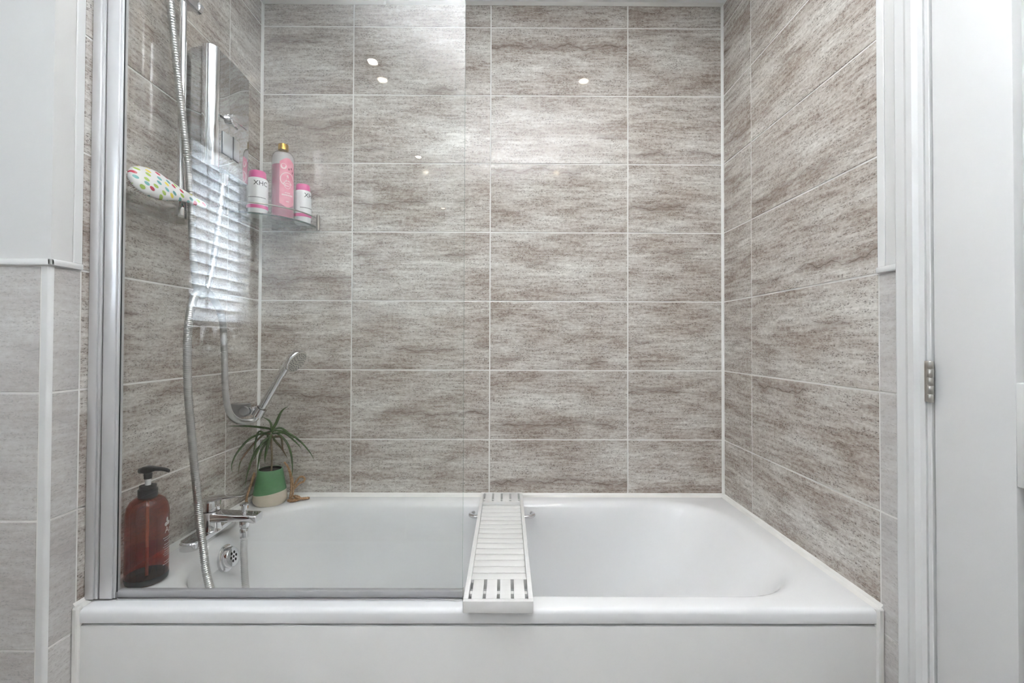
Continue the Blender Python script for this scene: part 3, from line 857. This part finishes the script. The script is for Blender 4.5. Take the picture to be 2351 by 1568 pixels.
prism(b, ce + [(0.070, -0.06)], -0.001, UH + 0.001, 'z')
obj('chrome_edge', b, M['chrome'], un, smooth=True, auto=40)
b = bm_new(); prism(b, face + [(0.0885, 0.080), (0.0885, -0.060)], 0.002, UH - 0.002, 'z')
obj('mirror_front', b, M['mirror'], un, smooth=True, auto=30)
b = bm_new()
box(b, 0.0955, 0.0990, -0.060, 0.018, 0.045, 0.108, 0.002, 2)
ctl = obj('pale_plate', b, M['label_grey'], un, smooth=True, auto=40)  # pale raised plate on the mirror front, crossed by a dark bar
b = bm_new(); box(b, 0.0985, 0.1005, -0.0165, -0.0125, 0.043, 0.110)
obj('dark_bar', b, M['black'], ctl)
b = bm_new()
lathe(b, [(0.017, 0.0), (0.017, 0.010), (0.014, 0.013)], 28, (0.0965, -0.022, 0.155), mtx=frame_z((1, 0, 0)))
box(b, 0.106, 0.112, -0.056, 0.036, 0.152, 0.158, 0.002)
obj('control_lever', b, M['chrome'], un, smooth=True, auto=40)
b = bm_new(); lathe(b, [(0.009, -0.030), (0.0115, -0.026), (0.0115, -0.004), (0.013, 0.0)], 18, (0.0706, -0.012, 0.0))
obj('hose_connector', b, M['chrome'], un, smooth=True, auto=40)

rl = thing('riser_rail', 'tall chrome riser rail fixed to the tiles beside the electric shower', 'shower rail', (-0.793, -0.470, 1.37))
b = bm_new(); rod(b, (0, 0, 0.065), (0, 0, 0.86), 0.0088, 20)
obj('rail_tube', b, M['chrome'], rl, smooth=True, auto=40)
for zz in (0.098, 0.835):
    b = bm_new()
    lathe(b, [(0.0125, -0.03), (0.0135, -0.026), (0.0135, 0.022), (0.0125, 0.026)], 20, (0, 0, zz))
    rod(b, (-0.001, 0, zz), (L + 0.793 + 0.0005, 0, zz), 0.011)
    obj('rail_bracket', b, M['chrome'], rl, smooth=True, auto=40)
b = bm_new(); box(b, -0.017, 0.017, -0.014, 0.040, 0.640, 0.680, 0.006, 2)
sl = obj('rail_slider', b, M['dull_chrome'], rl, smooth=True, auto=40)
b = bm_new(); lathe(b, [(0.015, 0.0), (0.015, 0.012), (0.011, 0.016)], 20, (0.006, 0.038, 0.656), mtx=frame_z((0.1, 1, 0)))
obj('slider_knob', b, M['dull_chrome'], sl, smooth=True, auto=40)

SHX, SHY, SHZ = -0.770, -0.330, 1.575
hz = thing('riser_shower_hose', 'ribbed steel hose hanging from the electric shower in a deep loop', 'hose', (SHX, SHY, SHZ))
sp = [(-0.770, -0.330, 1.600), (-0.770, -0.340, 1.530), (-0.770, -0.353, 1.435), (-0.770, -0.371, 1.345), (-0.770, -0.387, 1.287), (-0.770, -0.404, 1.250), (-0.770, -0.418, 1.243), (-0.770, -0.431, 1.249), (-0.770, -0.445, 1.285), (-0.770, -0.457, 1.375), (-0.770, -0.465, 1.476), (-0.770, -0.478, 1.575), (-0.770, -0.494, 1.658), (-0.770, -0.513, 1.760), (-0.770, -0.531, 1.859), (-0.769, -0.548, 1.956), (-0.765, -0.555, 2.02), (-0.752, -0.548, 2.075), (-0.735, -0.515, 2.095), (-0.728, -0.490, 2.085)]
obj('hose_tube', hose_bm([(x - SHX, y - SHY, z - SHZ) for x, y, z in sp], 0.0086, 0.0020), M['hose'], hz, smooth=True, auto=80)
b = bm_new(); hz_ax = Vector((0.9, 0.1, 0.25)).normalized()
lathe(b, [(0.010, 0.0), (0.0115, 0.01), (0.012, 0.10), (0.010, 0.12)], 20, (-0.728 - SHX, -0.490 - SHY, 2.085 - SHZ), mtx=frame_z(hz_ax))
hh = obj('handset_handle', b, M['chrome'], hz, smooth=True, auto=40)
b = bm_new(); lathe(b, [(0.010, -0.02), (0.036, -0.004), (0.038, 0.004), (0.034, 0.007)], 28, tuple(Vector((-0.728 - SHX, -0.490 - SHY, 2.085 - SHZ)) + hz_ax * 0.15), mtx=frame_z((0.5, 0, -0.86)))
obj('handset_head', b, M['chrome'], hh, smooth=True, auto=40)

# clear soap dish clipped on the rail, brush lying on it
sd = thing('soap_dish', 'clear plastic soap dish clipped to the riser rail under the dotted brush', 'soap dish', (-0.785, -0.545, 1.4255))
b = bm_new()
pl = rrect(-0.040, 0.040, -0.095, 0.095, 0.030, 6, 3)
r0 = [b.verts.new((x * .86, y * .93, 0.0)) for x, y in pl]
r1 = [b.verts.new((x, y, 0.020)) for x, y in pl]
r2 = [b.verts.new((x * 1.03, y * 1.01, 0.022)) for x, y in pl]
r3 = [b.verts.new((x * 0.96, y * .985, 0.020)) for x, y in pl]
r4 = [b.verts.new((x * .83, y * .915, 0.0025)) for x, y in pl]
for a_, b_ in ((r0, r1), (r1, r2), (r2, r3), (r3, r4)): ring_faces(b, a_, b_)
b.faces.new(r0[::-1]); b.faces.new(r4)
obj('dish_tray', b, M['clear'], sd, smooth=True, auto=40)
b = bm_new()
lathe(b, [(0.0092, -0.004), (0.0135, -0.004), (0.0135, 0.020), (0.0092, 0.020), (0.0090, -0.004)], 20, (-0.008, 0.075, 0.0), cap0=False, cap1=False)
obj('dish_clip', b, M['clear'], sd, smooth=True, auto=40)

Hc = Vector((-0.785, -0.645, 1.484)); Tc = Vector((-0.752, -0.447, 1.480))
brs = bpy.data.objects.new('hairbrush', None)
scn.collection.objects.link(brs)
tag(brs, 'white hairbrush with multicoloured dots lying on the clear soap dish', 'hairbrush')
lx = (Tc - Hc).normalized()
nz = Vector((0.74, -0.42, 0.34)); nz = (nz - lx * nz.dot(lx)).normalized()
ly = nz.cross(lx)
mt = Matrix((lx, ly, nz)).transposed().to_4x4(); mt.translation = Hc
brs.matrix_world = mt
BL = 0.212
prof = [(0.0, 0.004), (0.005, 0.018), (0.014, 0.0290), (0.032, 0.0380), (0.056, 0.0415), (0.080, 0.0390), (0.105, 0.0305), (0.130, 0.0220), (0.155, 0.0155), (0.175, 0.0135), (0.195, 0.013), (0.205, 0.0105), (0.212, 0.004)]
b = bm_new(); rs = []
for s_, w in prof:
    dz = 0.012 * math.sin(PI * min(s_ / 0.13, 1.0)) if s_ < 0.13 else 0.0
    th = 0.006 + 0.008 * (w / 0.0440)
    yo = 0.010 * math.sin(PI * s_ / BL)
    ring = []
    for k in range(20):
        a = 2 * PI * k / 20
        cy = math.copysign(abs(math.cos(a)) ** 0.8, math.cos(a)) * w + yo
        sz = math.sin(a) * (th if math.sin(a) > 0 else th * 0.35) + dz * 0.4 * (1 - (math.cos(a)) ** 2)
        ring.append(b.verts.new((s_, cy, sz)))
    rs.append(ring)
for a_, b_ in zip(rs, rs[1:]): ring_faces(b, a_, b_)
b.faces.new(rs[0][::-1]); b.faces.new(rs[-1])
obj('brush_back', b, M['dots'], brs, smooth=True)
b = bm_new()
for i in range(15):
    for j in range(-4, 5):
        s_ = 0.010 + i * 0.0068
        w = 0.026 * math.sin(PI * min(max((s_ + 0.002) / 0.115, 0), 1)) ** 0.6
        y_ = w * j / 4 + 0.010 * math.sin(PI * s_ / BL)
        rod(b, (s_, y_, -0.003), (s_ - 0.002, y_, -0.016), 0.0008, 5, 0.0005)
ob = obj('bristles', b, M['bristle'], brs); ob['kind'] = 'stuff'

# ------------------------------------------------------------------ corner shelf with bottles
SHZ0 = 1.530
sh = thing('corner_shelf', 'quarter-round glass corner shelf with a thin metal guard rail', 'shelf', (L, 0, SHZ0))
RS = 0.205
def arc_pt(q, rad=RS):
    a = -PI / 2 + PI / 2 * q
    return (rad * math.cos(a), rad * math.sin(a))
poly = [(0.004, -0.004)] + [(max(p[0], 0.004), min(p[1], -0.004)) for p in (arc_pt(k / 20) for k in range(21))]
b = bm_new(); prism(b, poly, 0.0, 0.006, 'z')
gs = obj('glass_plate', b, M['shelf_glass'], sh)
b = bm_new()
tube(b, [Vector((*arc_pt(k / 24, RS + 0.0015), 0.003)) for k in range(1, 24)], 0.0031, 6)
obj('polished_edge', b, M['glass_edge'], gs, smooth=True)
b = bm_new()
tube(b, catmull([(0.006, -RS, 0.037)] + [(max(arc_pt(k / 10)[0], 0.012), min(arc_pt(k / 10)[1], -0.012), 0.037) for k in range(1, 10)] + [(RS, -0.006, 0.037)], 0.006), 0.0024, 8)
obj('guard_rail', b, M['bronze'], sh, smooth=True, auto=60)
for (x, y) in ((0.006, -RS), (RS + 0.008, -0.0065)):
    b = bm_new(); rod(b, (x, y, -0.008), (x, y, 0.046), 0.0058, 14)
    obj('rail_post', b, M['bronze'], sh, smooth=True, auto=40)
for (x, y) in ((0.018, -0.165), (0.060, -0.014), (0.105, -0.018), (0.165, -0.018)):
    b = bm_new(); lathe(b, [(0.0075, -0.010), (0.0105, -0.008), (0.0105, -0.001), (0.008, 0.0)], 20, (x, y, 0.0))
    obj('support_stud', b, M['bronze'], sh, smooth=True, auto=40)

def dashes(bm_, c_, Rr, phi, z0, w, h, n, jit=0.3):
    """an unreadable line of tiny print"""
    rr = random.Random(int(z0 * 1e5) + n)
    u = -w / 2
    while u < w / 2:
        l = w / n * (0.5 + rr.random() * jit * 2)
        V, Fs = quad_strip(u, min(u + l, w / 2), 0, h, 3)
        wrap(bm_, V, Fs, c_, Rr, phi, z0)
        u += l + w / n * 0.22

def xhc_bottle(loc, r, h, phi, label):
    t = thing('shampoo_bottle', label, 'bottle', loc, 'white and pink bottles on the corner shelf')
    b = bm_new()
    hb = h * 0.835
    lathe(b, [(r * .80, 0.0), (r * .90, 0.002), (r * .97, 0.020), (r, 0.034), (r, hb - 0.012), (r * .96, hb - 0.003), (r * .86, hb)], 40)
    obj('bottle_body', b, M['white_bottle'], t, smooth=True, auto=40)
    b = bm_new(); lathe(b, [(r * .82, hb - 0.001), (r * .83, hb + 0.003), (r * .80, h - 0.003), (r * .74, h)], 36)
    obj('bottle_cap', b, M['hot_pink'], t, smooth=True, auto=40)
    b = bm_new()
    lathe(b, [(r * .975 + .0006, 0.0225), (r * .985 + .0006, 0.0270), (r + .0006, 0.0335)], 40, cap0=False, cap1=False)
    obj('pink_band', b, M['hot_pink'], t, smooth=True)
    b = bm_new()
    V, Fs = text_faces('XHC', 0.0215, 0.0002)
    wrap(b, V, Fs, (0, 0), r + 0.0005, phi, h * 0.655)
    obj('brand_text', b, M['ink'], t)
    b = bm_new()
    dashes(b, (0, 0), r + 0.0005, phi - 0.38, h * 0.375, r * 1.75, 0.0030, 16)
    obj('small_print', b, M['grey_ink'], t)
    return t
xhc_bottle((-0.779, -0.133, SHZ0 + 0.0062), 0.0325, 0.150, math.radians(-42), 'white XHC bottle with pink cap standing left of the tall pink bottle')
xhc_bottle((-0.671, -0.034, SHZ0 + 0.0062), 0.0285, 0.140, math.radians(-12), 'white XHC bottle with pink cap at the right end of the corner shelf')

pb = thing('pink_bottle', 'tall clear bottle of pink liquid with gold cap on the corner shelf', 'bottle', (-0.716, -0.088, SHZ0 + 0.0062))
rb = 0.0365
b = bm_new(); lathe(b, [(rb * .85, 0), (rb, 0.004), (rb, 0.212), (rb * .95, 0.222), (rb * .78, 0.231), (rb * .5, 0.236), (0.0125, 0.238), (0.0125, 0.244)], 44)
obj('bottle_shell', b, M['pink_clear'], pb, smooth=True, auto=50)
b = bm_new(); lathe(b, [(rb * .80, 0.003), (rb * .94, 0.006), (rb * .94, 0.185)], 40)
obj('pink_contents', b, M['pink_liquid'], pb, smooth=True, auto=40)
b = bm_new(); lathe(b, [(rb * .94, 0.1855), (rb * .93, 0.211), (rb * .88, 0.220), (rb * .72, 0.2285), (rb * .4, 0.2325)], 40)
obj('foam_layer', b, M['milky'], pb, smooth=True, auto=60)
b = bm_new(); lathe(b, [(0.0165, 0.2415), (0.0165, 0.2605), (0.0155, 0.262)], 32)
obj('gold_cap', b, M['gold'], pb, smooth=True, auto=40)
ph = math.radians(-41)
b = bm_new(); V = []; Fs = []
hwid = 0.0255
nn = 12
for i in range(nn + 1):
    u = -hwid + 2 * hwid * i / nn
    top = 0.206 - (0.014 * max(0, (abs(u) - 0.006) / (hwid - 0.006)))
    bot = 0.036 + 0.014 * abs(u) / hwid
    V += [(u, bot), (u, top)]
for i in range(nn): Fs.append([2 * i, 2 * i + 2, 2 * i + 3, 2 * i + 1])
wrap(b, V, Fs, (0, 0), rb + 0.0004, ph, 0)
lb = obj('front_label', b, M['label_pink'], pb, smooth=True)
b = bm_new()
V, Fs = text_faces('A', 0.046, 0.0)
wrap(b, V, Fs, (0, 0), rb + 0.0008, ph, 0.116)
V = []; Fs = []
for k in range(33):
    a = PI * (0.02 + 1.55 * k / 32)
    for rr in (0.0215, 0.0242): V.append((rr * math.cos(a), 0.133 + rr * math.sin(a)))
for k in range(32): Fs.append([2 * k, 2 * k + 1, 2 * k + 3, 2 * k + 2])
wrap(b, V, Fs, (0, 0), rb + 0.0007, ph, 0)
V = []; Fs = []
for k in range(25):
    a = 2 * PI * k / 24
    for rr in (0.0085, 0.0100): V.append((rr * math.cos(a), 0.111 + rr * math.sin(a)))
for k in range(24): Fs.append([2 * k, 2 * k + 1, 2 * k + 3, 2 * k + 2])
wrap(b, V, Fs, (0, 0), rb + 0.00065, ph, 0)
V = [(0.010 * math.cos(2 * PI * k / 12) - 0.013, 0.176 + 0.010 * math.sin(2 * PI * k / 12)) for k in range(12)]
wrap(b, V, [list(range(12))], (0, 0), rb + 0.0007, ph, 0)
dashes(b, (0, 0), rb + 0.0007, ph, 0.0850, 0.018, 0.0035, 4)
dashes(b, (0, 0), rb + 0.0007, ph, 0.0770, 0.036, 0.0050, 8)
dashes(b, (0, 0), rb + 0.0007, ph, 0.0560, 0.010, 0.0030, 3)
obj('label_print', b, M['label_pale'], lb)
b = bm_new()
for (u, v) in ((0.004, 0.1690), (0.0125, 0.1725), (0.0175, 0.1600)):
    V = [(u + 0.0026 * math.cos(2 * PI * k / 10), v + 0.0042 * math.sin(2 * PI * k / 10)) for k in range(10)]
    wrap(b, V, [list(range(10))], (0, 0), rb + 0.0009, ph, 0)
obj('label_seeds', b, M['seed'], lb)

# ------------------------------------------------------------------ amber pump bottle
ab = thing('pump_bottle', 'large amber pump bottle with black dispenser on the bath corner', 'bottle', (-0.776, -0.588, RIM + 0.0006))
ra = 0.0418
b = bm_new(); lathe(b, [(ra * .86, 0), (ra * .97, 0.004), (ra, 0.012), (ra, 0.150), (ra * .985, 0.163), (ra * .92, 0.176), (ra * .78, 0.187), (ra * .58, 0.193), (0.0165, 0.196), (0.0165, 0.204)], 48)
obj('bottle_shell', b, M['amber'], ab, smooth=True, auto=50)
b = bm_new(); lathe(b, [(ra * .80, 0.003), (ra * .93, 0.010), (ra * .94, 0.078)], 44)
obj('shower_gel', b, M['amber_liquid'], ab, smooth=True, auto=40)
b = bm_new(); lathe(b, [(ra * .865, 0.0005), (ra * .975, 0.0042), (ra * 1.004, 0.0120), (ra * 1.004, 0.0165), (ra * .96, 0.0170)], 44, cap1=False)
obj('dark_base', b, M['black'], ab, smooth=True, auto=40)
b = bm_new(); lathe(b, [(0.0185, 0.191), (0.0190, 0.193), (0.0190, 0.212), (0.0165, 0.213), (0.0165, 0.221), (0.010, 0.2215)], 36)
obj('black_collar', b, M['black'], ab, smooth=True, auto=40)
b = bm_new(); lathe(b, [(0.0060, 0.218), (0.0060, 0.242)], 20)
obj('white_stem', b, M['white_bottle'], ab, smooth=True, auto=40)
b = bm_new(); rod(b, (0, 0, 0.012), (0, 0, 0.192), 0.0032, 10)
obj('dip_tube', b, M['white_bottle'], ab, smooth=True, auto=40)
pd = math.radians(-8)
b = bm_new()
lathe(b, [(0.0078, 0.236), (0.0085, 0.248)], 20)
secs = [(-0.0185, 0.2500, 0.2560, 0.006), (-0.016, 0.2490, 0.2610, 0.0110), (-0.004, 0.2490, 0.2650, 0.0125), (0.010, 0.2515, 0.2650, 0.0105), (0.022, 0.2555, 0.2640, 0.0068), (0.038, 0.2560, 0.2635, 0.0052), (0.048, 0.2545, 0.2620, 0.0046), (0.054, 0.2530, 0.2595, 0.0038)]
rs = []
for x, z0, z1, w in secs:
    rs.append([b.verts.new((x * math.cos(pd) - py * math.sin(pd), x * math.sin(pd) + py * math.cos(pd), pz)) for py, pz in rrect(-w, w, z0, z1, min(w, (z1 - z0) / 2) * .9, 5, 2)])
for a_, b_ in zip(rs, rs[1:]): ring_faces(b, a_, b_)
b.faces.new(rs[0][::-1]); b.faces.new(rs[-1])
obj('pump_head', b, M['black'], ab, smooth=True, auto=60)
# print on the shell: emblem, letters, lines
pa = math.radians(13)
b = bm_new()
for (u, v, rx, rz_) in ((-0.004, 0.1400, 0.0034, 0.0058), (-0.0075, 0.1300, 0.0050, 0.0048), (0.0005, 0.1315, 0.0050, 0.0048)):
    V = [(u + rx * math.cos(2 * PI * k / 14), v + rz_ * math.sin(2 * PI * k / 14)) for k in range(14)]
    wrap(b, V, [list(range(14))], (0, 0), ra + 0.0006, pa, 0)
V, Fs = text_faces('Ap', 0.020, 0.0)
wrap(b, V, Fs, (0, 0), ra + 0.0006, pa, 0.110)
for k, zz in enumerate((0.098, 0.0925, 0.083, 0.0775, 0.072, 0.066, 0.0615, 0.057, 0.043, 0.0375)):
    dashes(b, (0, 0), ra + 0.0006, pa + 0.05, zz, 0.030 if k % 3 else 0.036, 0.0019, 9)
obj('white_print', b, M['white_ink'], ab)
b = bm_new()
for k in range(5):
    dashes(b, (0, 0), ra + 0.0006, math.radians(-136), 0.118 - k * 0.010, 0.010, 0.0035, 3)
obj('side_print', b, M['white_ink'], ab)

# ------------------------------------------------------------------ potted plant
PX, PY = -0.756, -0.075
pl_ = thing('potted_plant', 'spiky green houseplant in a green and cream pot on the bath corner', 'plant', (PX, PY, RIM + 0.0005))
def pot_r(z):                      # z above base
    t = z / 0.117
    return 0.0545 * (1.0 - 0.300 * max(0, (t - 0.14) / 0.86) ** 1.15) if t > 0.14 else 0.0545 * (0.86 + 0.14 * math.sin(PI / 2 * t / 0.14))
def pot_ring(bm_, z, dz=0.0, n=40, dr=0.0):
    ring = []
    for k in range(n):
        a = 2 * PI * k / n
        zz = z + dz * math.cos(a)
        r_ = pot_r(zz) + dr
        ring.append(bm_.verts.new((r_ * math.cos(a), r_ * math.sin(a), zz)))
    return ring
b = bm_new()
rr_ = [pot_ring(b, z) for z in (0.0, 0.004, 0.009, 0.016, 0.026)] + [pot_ring(b, 0.0395, 0.006)]
for a_, b_ in zip(rr_, rr_[1:]): ring_faces(b, a_, b_)
b.faces.new(rr_[0][::-1])
pt = obj('pot', b, M['pot_cream'], pl_, smooth=True, auto=50)
b = bm_new()
rr_ = [pot_ring(b, 0.0395, 0.006, dr=0.0002)] + [pot_ring(b, z, dr=0.0002) for z in (0.060, 0.080, 0.100, 0.116)] + [pot_ring(b, 0.1172, dr=-0.0015), pot_ring(b, 0.1165, dr=-0.003)]
for a_, b_ in zip(rr_, rr_[1:]): ring_faces(b, a_, b_)
obj('green_band', b, M['pot_green'], pt, smooth=True, auto=60)
b = bm_new(); ring_faces(b, pot_ring(b, 0.1165, dr=-0.003), pot_ring(b, 0.102, dr=-0.0035))
obj('pot_lining', b, M['soil'], pt, smooth=True)
b = bm_new(); lathe(b, [(0.0362, 0.1060), (0.034, 0.1085), (0.018, 0.1105), (0.004, 0.1095)], 28)
obj('soil', b, M['soil'], pl_, smooth=True)
b = bm_new(); tube(b, catmull([(0.004, -0.002, 0.098), (0.005, 0.0, 0.15), (0.001, 0.003, 0.20), (-0.001, 0.004, 0.247)], 0.006), 0.0032, 8)
obj('stem', b, M['stem'], pl_, smooth=True)
LEAVES = [
 [(-.752,-.070,.814),(-.741,-.067,.836),(-.725,-.063,.875),(-.702,-.060,.894)],
 [(-.761,-.070,.814),(-.762,-.127,.831),(-.781,-.183,.846),(-.811,-.240,.856)],
 [(-.765,-.070,.805),(-.803,-.110,.793),(-.815,-.165,.760),(-.816,-.195,.730),(-.805,-.215,.712),(-.789,-.230,.709)],
 [(-.783,-.070,.796),(-.802,-.113,.762),(-.811,-.157,.726),(-.794,-.200,.693)],
 [(-.765,-.070,.783),(-.791,-.103,.747),(-.797,-.137,.691),(-.790,-.170,.643)],
 [(-.769,-.070,.774),(-.779,-.093,.744),(-.774,-.122,.694),(-.765,-.145,.667)],
 [(-.743,-.070,.809),(-.706,-.065,.802),(-.663,-.060,.772),(-.629,-.055,.731),(-.613,-.050,.699)],
 [(-.739,-.070,.801),(-.704,-.077,.776),(-.682,-.085,.738),(-.672,-.092,.688),(-.672,-.100,.646)],
 [(-.743,-.070,.774),(-.725,-.060,.745),(-.706,-.050,.703)],
 [(-.765,-.075,.770),(-.766,-.090,.735),(-.762,-.100,.695)],
 [(-.757,-.070,.827),(-.771,-.060,.843),(-.799,-.050,.853)],
 [(-.774,-.070,.796),(-.786,-.097,.810),(-.784,-.123,.768),(-.775,-.150,.737)],
 [(-.712,-.070,.801),(-.681,-.050,.765),(-.667,-.030,.734)],
 [(-.763,-.070,.787),(-.769,-.103,.777),(-.772,-.137,.742),(-.766,-.170,.725)],
 [(-.752,-.070,.787),(-.720,-.077,.789),(-.710,-.083,.751),(-.697,-.090,.726)],
 [(-.757,-.072,.800),(-.742,-.100,.800),(-.735,-.130,.770),(-.733,-.150,.735)],
 [(-.757,-.072,.805),(-.775,-.050,.800),(-.790,-.035,.770),(-.796,-.030,.730)],
 [(-.755,-.070,.806),(-.738,-.050,.815),(-.715,-.035,.795),(-.700,-.028,.765)],
]
crown = Vector((-0.757, -0.071, 0.798))
for k, pts in enumerate(LEAVES):
    P0 = [tuple(crown)] + pts
    path = catmull(P0, 0.007)
    n = len(path)
    b = bm_new(); rs = []
    wmax = 0.0048 if k == 0 else 0.0034
    for i, p in enumerate(path):
        t = i / (n - 1)
        w = wmax * (0.45 + 0.55 * min(1, t / 0.18)) * (1 - max(0, (t - 0.45) / 0.55) ** 1.6 * 0.92)
        d = (path[min(i + 1, n - 1)] - path[max(i - 1, 0)]).normalized()
        side = d.cross(Vector((0.35, -1.0, 0.25)).normalized())
        side = side.normalized() if side.length > 1e-3 else Vector((1, 0, 0))
        nn_ = d.cross(side).normalized()
        org = Vector((PX, PY, RIM + 0.0005))
        rs.append([b.verts.new(p - org + q) for q in (side * w, nn_ * 0.0007 + side * 0.0, -side * w, -nn_ * 0.0007)])
    for a_, b_ in zip(rs, rs[1:]): ring_faces(b, a_, b_)
    b.faces.new(rs[0][::-1]); b.faces.new(rs[-1])
    obj('leaf', b, M['leaf_dry'] if k in (3, 8, 14) else M['leaf'], pl_, smooth=True)
def rope(pts, r=0.0030, name='jute_cord'):
    """three strands laid round each other"""
    path = catmull([(x - PX, y - PY, z - RIM) for x, y, z in pts], 0.0025)
    b = bm_new()
    n = len(path)
    for st in range(3):
        sub = []
        for i, p in enumerate(path):
            d = (path[min(i + 1, n - 1)] - path[max(i - 1, 0)]).normalized()
            u = d.orthogonal().normalized(); v = d.cross(u)
            a = i * 0.75 + st * 2 * PI / 3
            sub.append(p + (u * math.cos(a) + v * math.sin(a)) * r * 0.55)
        tube(b, sub, r * 0.62, 6)
    return obj(name, b, M['jute'], pl_, smooth=True)
rope([(-.797, -.100, .672), (-.803, -.108, .640), (-.812, -.114, .605), (-.818, -.112, .580), (-.808, -.128, .567)])
rope([(-.800, -.092, .662), (-.810, -.098, .625), (-.822, -.098, .590), (-.818, -.112, .570), (-.800, -.134, .566)])
rope([(-.793, -.108, .665), (-.800, -.120, .630), (-.808, -.124, .595), (-.800, -.134, .568)], 0.0026)
rope([(-.722, -.046, .694), (-.708, -.046, .672), (-.697, -.050, .640), (-.693, -.056, .600), (-.694, -.064, .570)])
rope([(-.718, -.038, .684), (-.703, -.040, .655), (-.692, -.046, .622), (-.687, -.054, .590), (-.690, -.066, .567)])
rope([(-.694, -.034, .604), (-.678, -.026, .634), (-.662, -.022, .632), (-.662, -.026, .620), (-.676, -.030, .614), (-.692, -.040, .596)], 0.0034)
rope([(-.698, -.070, .567), (-.684, -.062, .567), (-.668, -.052, .567), (-.648, -.046, .567), (-.634, -.042, .567)], 0.0040)
rope([(-.690, -.076, .567), (-.676, -.072, .567), (-.664, -.060, .567), (-.668, -.046, .571), (-.684, -.044, .574), (-.694, -.054, .574), (-.684, -.066, .574)], 0.0038)
rope([(-.640, -.046, .567), (-.652, -.054, .568), (-.668, -.060, .573), (-.682, -.056, .577)], 0.0034)

# ------------------------------------------------------------------ slatted tray across the bath
tr = thing('bath_tray', 'white slatted wooden tray laid across the bath', 'bath tray', (0.0435, -0.375, RIM + 0.0008))
TW, TL0, TL1, TT = 0.0725, -0.340, 0.337, 0.0245       # half width, near end, far end, top
def tbox(name, x0, x1, y0, y1, z0, z1, bev=0.0012):
    return obj(name, box(bm_new(), x0, x1, y0, y1, z0, z1, bev, 2), M['white_wood'], tr, smooth=True, auto=40)
tbox('side_rail', -TW, -TW + 0.010, TL0 + .0102, TL1 - .0102, 0.0, TT)
tbox('side_rail', TW - 0.010, TW, TL0 + .0102, TL1 - .0102, 0.0, TT)
tbox('end_rail', -TW, TW, TL0, TL0 + 0.010, 0.0, TT)
tbox('end_rail', -TW, TW, TL1 - 0.010, TL1, 0.0, TT)
xi = TW - 0.0102
tbox('cross_rail', -xi, xi, TL0 + 0.088, TL0 + 0.099, 0.002, TT)
tbox('cross_rail', -xi, xi, TL1 - 0.099, TL1 - 0.088, 0.002, TT)
gap = 0.0065
sw = (2 * xi - 5 * gap) / 4
for e0, e1 in ((TL0 + 0.0102, TL0 + 0.0878), (TL1 - 0.0878, TL1 - 0.0102)):
    for k in range(4):
        x0 = -xi + gap + k * (sw + gap)
        tbox('end_slat', x0, x0 + sw, e0, e1, TT - 0.008, TT)
    tbox('bearer', -xi, xi, (e0 + e1) / 2 - 0.006, (e0 + e1) / 2 + 0.006, 0.006, TT - 0.0082)
m0, m1 = TL0 + 0.1015, TL1 - 0.1015
ns = 15
pitch = (m1 - m0) / ns
for k in range(ns):
    tbox('cross_slat', -xi, xi, m0 + k * pitch + 0.0016, m0 + (k + 1) * pitch - 0.0016, TT - 0.017, TT - 0.009, 0.001)
tbox('under_strip', -xi + 0.004, -xi + 0.016, m0, m1, TT - 0.023, TT - 0.0172)
tbox('under_strip', xi - 0.016, xi - 0.004, m0, m1, TT - 0.023, TT - 0.0172)
